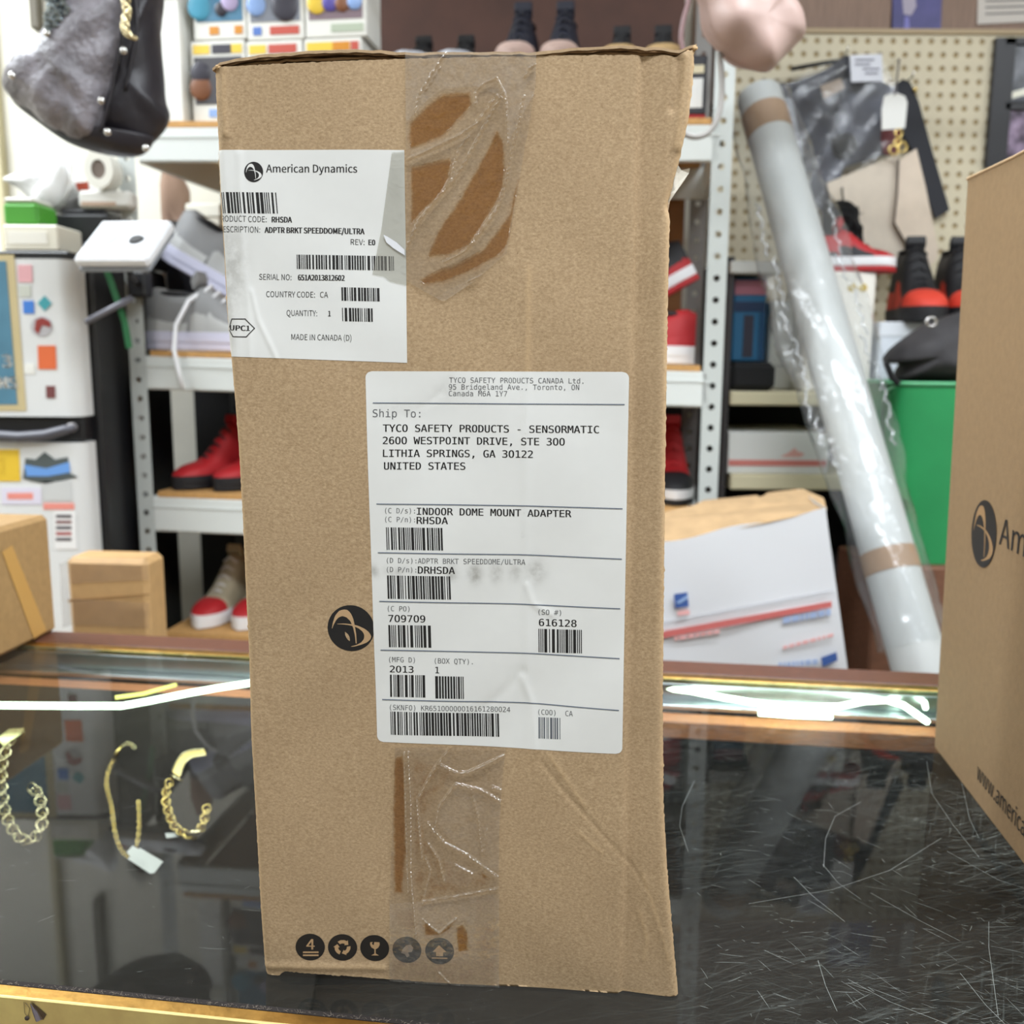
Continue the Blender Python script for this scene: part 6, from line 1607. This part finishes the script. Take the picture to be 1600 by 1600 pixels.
for i, py in enumerate(np.linspace(92, 345, 24)):
    l_ = np.interp(py, [92, 140, 250, 345], [1300, 1205, 1236, 1268]); r__ = np.interp(py, [92, 140, 250, 345], [1380, 1402, 1398, 1330])
    rows.append([W(l_ + (r__ - l_) * k / 20, py, YH - .078 + .006 * sin(k * .9 + i * .5) * sin(i * .7 + k * .3)) for k in range(21)])
m.grid(rows); m.build('plastic_cover', FILM, gar, smooth=True)
m = MB(); plate(m, [(1328, 86), (1378, 84), (1380, 127), (1330, 128)], YH - .088, .001); cdw = m.build('white_card', M('card_grey', (206, 208, 216), .5), gar)
for j, (xa, xb_) in enumerate(((1336, 1366), (1336, 1360), (1348, 1374), (1352, 1372))):
    m = MB(); plate(m, [(xa, 92 + 7 * j), (xb_, 92 + 7 * j), (xb_, 95 + 7 * j), (xa, 95 + 7 * j)], YH - .0892, .0008); m.build('printed_row', M('card_ink', (130, 130, 144), .6), cdw)
peghook(gar, 1312, 92)
m = MB(); m.tube([W(1236, 108, YH - .03), W(1290, 98, YH - .03), W(1350, 92, YH - .02)], .005, 6); m.build('hanger_bar', BLACK, gar, smooth=True)
# navy hem below the pink bag
# black strap
bs = thing('black_strap', 'wide black strap hanging on the pegboard behind the beige panels', 'strap', tuple(W(1470, 338, YH)))
m = MB(); plate(m, [(1398, 132), (1410, 124), (1422, 128), (1436, 160), (1458, 240), (1484, 328), (1462, 342), (1444, 290), (1428, 240), (1406, 200)], YH - .012, .008); m.build('strap_body', M('strap_black', (34, 36, 44), .7), bs)
peghook(bs, 1412, 130)
m = MB(); m.ell(W(1430, 140, YH - .016), .006, .004, .006, 10, 6); m.build('stud', GOLD, bs, smooth=True)
# folded beige panels
bg = thing('beige_folder', 'beige folded card panels hanging below the white tag', 'folder', tuple(W(1400, 412, YH - .03)))
BEI = M('card_beige', (206, 194, 178), .6, noise=.05, nscale=30)
m = MB(); plate(m, [(1292, 286), (1404, 240), (1402, 300), (1396, 346), (1432, 418), (1400, 410), (1372, 404), (1350, 386), (1336, 352), (1304, 336)], YH - .100, .004); m.build('left_panel', BEI, bg)
m = MB(); plate(m, [(1404, 250), (1432, 232), (1446, 290), (1466, 390), (1464, 404), (1452, 418), (1436, 416), (1396, 348), (1404, 290)], YH - .110, .004); m.build('right_panel', M('card_beige_warm', (214, 198, 180), .6, noise=.05, nscale=30), bg)
m = MB(); m.tube([W(x, y, YH - .112) for x, y in ((1404, 250), (1402, 300), (1397, 348), (1436, 418))], .002, 5); m.build('dark_piping', M('piping_dark', (70, 62, 60), .6), bg)
m = MB(); m.tube([W(1411, 243, YH - .102), W(1411, 224, YH - .08), W(1411, 212, YH - .0135)], .0018, 5); m.build('hook', SILVER, bg)
# white tag with gold charms
wt = thing('tagged_charms', 'white price tag with gold charms hung on a string before the pegboard', 'tag', tuple(W(1402, 242, YH - .06)))
m = MB(); plate(m, [(1382, 150), (1398, 144), (1414, 150), (1418, 160), (1414, 200), (1378, 203), (1378, 170)], YH - .125, .002); m.build('price_tag', M('tag_white', (226, 226, 222), .5), wt)
m = MB(); m.tube([W(1405, 92, YP - .001), W(1405, 94, YH - .118), W(1402, 120, YH - .125), W(1398, 148, YH - .127)], .0022, 5); m.build('string', M('string_dark', (96, 90, 90), .7), wt)
for x, y, r_ in ((1404, 208, 5), (1403, 222, 5), (1397, 234, 7), (1409, 230, 7)):
    m = MB(); c = W(x, y, YH - .127); rr_ = r_ * 2.35 / F; m.tube([c + Vector((rr_ * cos(k * pi / 6), 0, rr_ * sin(k * pi / 6))) for k in range(12)], .0024, 6, closed=True); m.build('gold_charm', GOLD, wt, smooth=True)
# black tassels / fuzzy thing
fz = thing('black_pompom', 'black fuzzy pompom hanging left of the beige panels', 'pompom', tuple(W(1315, 400, YH - .04)))
m = MB(); pillow(m, [(1290, 318), (1330, 316), (1342, 340), (1346, 372), (1340, 400), (1316, 404), (1298, 388), (1286, 350)], YH - .176, .03, wr=.008, wf=120, seed=8)
rd = random.Random(4)
for i in range(220):
    px_, py_ = rd.uniform(1290, 1342), rd.uniform(320, 400); q = W(px_, py_, YH - .176 - .03 * rd.random()); d_ = Vector((rd.gauss(0, 1), -abs(rd.gauss(0, .6)), rd.gauss(0, 1))).normalized() * .016
    m.tube([q, q + d_], [.0012, .0003], 3)
m.build('fur', BLACKM, fz)
m = MB(); m.tube([W(1318, 318, YH - .165), W(1316, 300, YH - .15), W(1316, 292, YH - .09)], .002, 5); m.build('cord', BLACKM, fz)
# black photo frame
pf = thing('photo_frame', 'black framed pair of monochrome photos on the pegboard', 'picture frame', tuple(W(1600, 258, YH)))
def fbar(x0, y0, x1, y1, mat, nm, d0=.016, th=.016, par=pf):
    m = MB(); p, q = W(x0, y0, YP - d0), W(x1, y1, YP - d0); m.box(p.x, YP - d0, q.z, q.x, YP - d0 + th - .0005, p.z, bev=.001); return m.build(nm, mat, par)
FRM = M('frame_black', (28, 28, 34), .4)
fbar(1558, 58, 1572, 262, FRM, 'frame_side'); fbar(1690, 58, 1704, 262, FRM, 'frame_side'); fbar(1572, 58, 1690, 70, FRM, 'frame_rail'); fbar(1572, 250, 1690, 262, FRM, 'frame_rail'); fbar(1572, 160, 1690, 172, FRM, 'frame_rail')
fbar(1572, 70, 1690, 160, M('photo_grey', (88, 90, 98), .15, noise=.6, nscale=22), 'photograph', .008, .007); fbar(1572, 172, 1690, 250, M('photo_mauve', (92, 84, 96), .15, noise=.7, nscale=24, rgb2=(190, 170, 200)), 'photograph', .008, .007)
m = MB(); plate(m, [(1572, 146), (1640, 128), (1642, 138), (1574, 156)], YP - .0095, .001); m.build('painted_glare', M('glare_white', (232, 230, 214), .3), pf)  # reflected glare, painted as a pale strip over the picture
# posters on the wood panelling
YW = YB - .052
p1_ = thing('blue_poster', 'violet blue poster with pale figure shape pinned on the wood panelling', 'poster', tuple(W(1432, 48, YW)))
m = MB(); plate(m, [(1396, -70), (1474, -70), (1470, 49), (1394, 50)], YW - .002, .0015); m.build('poster_sheet', M('poster_violet', (62, 60, 130), .4, noise=.3, nscale=14, rgb2=(84, 80, 150)), p1_)
m = MB(); plate(m, [(1416, -30), (1428, -20), (1432, 10), (1424, 24), (1412, 22), (1410, 0)], YW - .003, .0008); m.build('pale_shape', M('poster_pale', (178, 170, 190), .5), p1_)
m = MB(); plate(m, [(1414, 26), (1420, 26), (1422, 50), (1412, 50)], YW - .003, .0008); m.build('pale_streak', M('poster_pale2', (130, 128, 200), .5), p1_)
p2_ = thing('paper_notice', 'white typed paper notice pinned at the upper right of the panelling', 'notice', tuple(W(1570, 36, YW)))
m = MB(); plate(m, [(1530, -70), (1690, -70), (1690, 30), (1527, 38)], YW - .002, .0015); m.build('paper_sheet', M('notice_paper', (214, 208, 202), .6), p2_)
rd = random.Random(6)
for j in range(7):
    m = MB(); y = -40 + 10 * j; x1__ = 1680 - rd.uniform(0, 20); plate(m, [(1540, y), (x1__, y - 4), (x1__, y - 1), (1540, y + 3)], YW - .003, .0008); m.build('typed_row', M('notice_ink', (136, 132, 132), .6), p2_)

# ------------------------------------------------------------------ handbags hung from a ceiling rail above the counter
YBG = 1.5
rail = thing('hanging_rail', 'steel hanging rail under the ceiling carrying the two handbags', 'rail', (0, YBG, 2.2))
MB().tube([(-1.4, YBG, 2.2), (1.1, YBG, 2.2)], .012, 10).build('rail_tube', SILVER, rail, smooth='auto')
for x in (-1.3, 1.0): MB().tube([(x, YBG, 2.2), (x, YBG, 2.8)], .008, 8).build('rail_hanger', SILVER, rail, smooth='auto')
LEA = M('leather_pewter', (124, 120, 126), .33, noise=.45, nscale=24, bump=1.0, bscale=110)
LEB = M('leather_black', (34, 31, 37), .45, noise=.15, nscale=20, bump=.25, bscale=70)
hb = thing('quilted_handbag', 'large pewter crinkled leather handbag with rivets hanging at upper left', 'handbag', tuple(W(150, 240, YBG)))
out = [(112, -30), (92, 20), (66, 62), (28, 92), (9, 118), (9, 140), (24, 158), (60, 186), (98, 212), (140, 222), (158, 206), (168, 160), (184, 110), (196, 50), (200, -30)]
m = MB(); pillow(m, out, YBG - .02, .05, rings=9, wr=.004, wf=90, seed=6, back=.01); m.build('front_body', LEA, hb, smooth=True)
m = MB(); pillow(m, [(192, -30), (190, 60), (180, 120), (168, 168), (154, 210), (166, 234), (196, 243), (226, 234), (246, 212), (262, 182), (254, 150), (250, 90), (246, 20), (247, -30)], YBG + .02, .05, rings=8, wr=.003, wf=60, seed=7); m.build('side_gusset', LEB, hb, smooth=True)
m = MB(); pillow(m, [(14, 140), (30, 160), (70, 186), (110, 208), (150, 216), (166, 206), (210, 222), (240, 214), (226, 238), (196, 245), (150, 238), (104, 222), (58, 190), (26, 164)], YBG + .005, .045, rings=6, seed=8); m.build('base_panel', LEB, hb, smooth=True)
def bagtube(par, pts, r, mat, nm, Y=YBG - .05):
    m = MB(); m.tube([W(x, y, Y) for x, y in smooth_px(pts, 4)], r, 6); m.build(nm, mat, par, smooth=True)
bagtube(hb, [(196, -20), (190, 60), (178, 120), (170, 160), (156, 205)], .003, LEB, 'seam_piping', YBG - .045)
bagtube(hb, [(210, -20), (214, 40), (206, 90), (196, 140)], .003, LEB, 'seam_piping', YBG - .03)
bagtube(hb, [(10, 118), (24, 108), (32, 126), (18, 152)], .0025, LEB, 'seam_piping', YBG - .03)
for x, y in ((19, 118), (158, 157), (193, 79), (168, 206), (228, 231), (74, 52)):
    m = MB(); m.ell(W(x, y, YBG - .068 if x not in (228,) else YBG - .05), .0055, .004, .0055, 10, 6); m.build('rivet', SILVER, hb, smooth=True)
pp = [(200, -10), (196, 6), (199, 18), (196, 32), (195, 44), (200, 54), (206, 58)]
P = [W(x, y, YBG - .07) for x, y in smooth_px(pp, 2)]
for i in range(len(P) - 1):
    c = (P[i] + P[i + 1]) / 2; t = (P[i + 1] - P[i]).normalized(); u = (Vector((1, 0, 0)) if i % 2 else Vector((.4, -.9, 0))).normalized()
    m = MB(); link(m, c, t, u, .0075, .005, .0022); m.build('chain_link', PALEGOLD, hb, smooth=True)
m = MB(); rd = random.Random(12)
for i in range(150):
    x, y = rd.uniform(72, 108), rd.uniform(-20, 48)
    if y > 46 - (x - 74) * 1.1 + 8: continue
    m.ell(W(x, y, YBG - .05 - .02 * rd.random()), .005, .003, .004, 6, 4)
m.build('sequin_charm', M('sequin', (150, 160, 166), .25, metal=1.0), hb, kind='stuff', label='silver sequin fringe')
for x in (130, 236):
    m = MB(); q = W(x, -20, YBG); m.tube([q, Vector((q.x * .95, YBG, 1.98)), Vector((-.62, YBG, 2.223))], .007, 8); m.build('handle', LEB, hb, smooth=True)
PINK = M('leather_pink', (184, 158, 150), .42, noise=.06, nscale=12)
pb2 = thing('pink_handbag', 'dusty pink leather handbag hanging above the right end of the rack', 'handbag', tuple(W(1180, 110, YBG)))
out = [(1086, -60), (1092, 10), (1100, 52), (1122, 80), (1150, 100), (1178, 111), (1202, 112), (1222, 92), (1244, 70), (1258, 52), (1252, 20), (1236, -10), (1236, -60)]
m = MB(); pillow(m, out, YBG, .055, rings=10, wr=.012, wf=34, seed=15); m.build('bag_body', PINK, pb2, smooth=True)
bagtube(pb2, [(1078, -40), (1076, 0), (1068, 30), (1064, 60), (1068, 82)], .004, M('strap_mauve', (128, 100, 100), .4), 'strap', YBG - .02)
bagtube(pb2, [(1124, 82), (1128, 130), (1124, 176), (1108, 206), (1084, 214), (1062, 205)], .0045, M('strap_grey', (158, 154, 150), .4), 'strap_loop', YBG - .0)
for x in (1110, 1215):
    m = MB(); q = W(x, -50, YBG); m.tube([q, Vector((q.x, YBG, 2.0)), Vector((.52, YBG, 2.223))], .006, 8); m.build('handle', PINK, pb2, smooth=True)
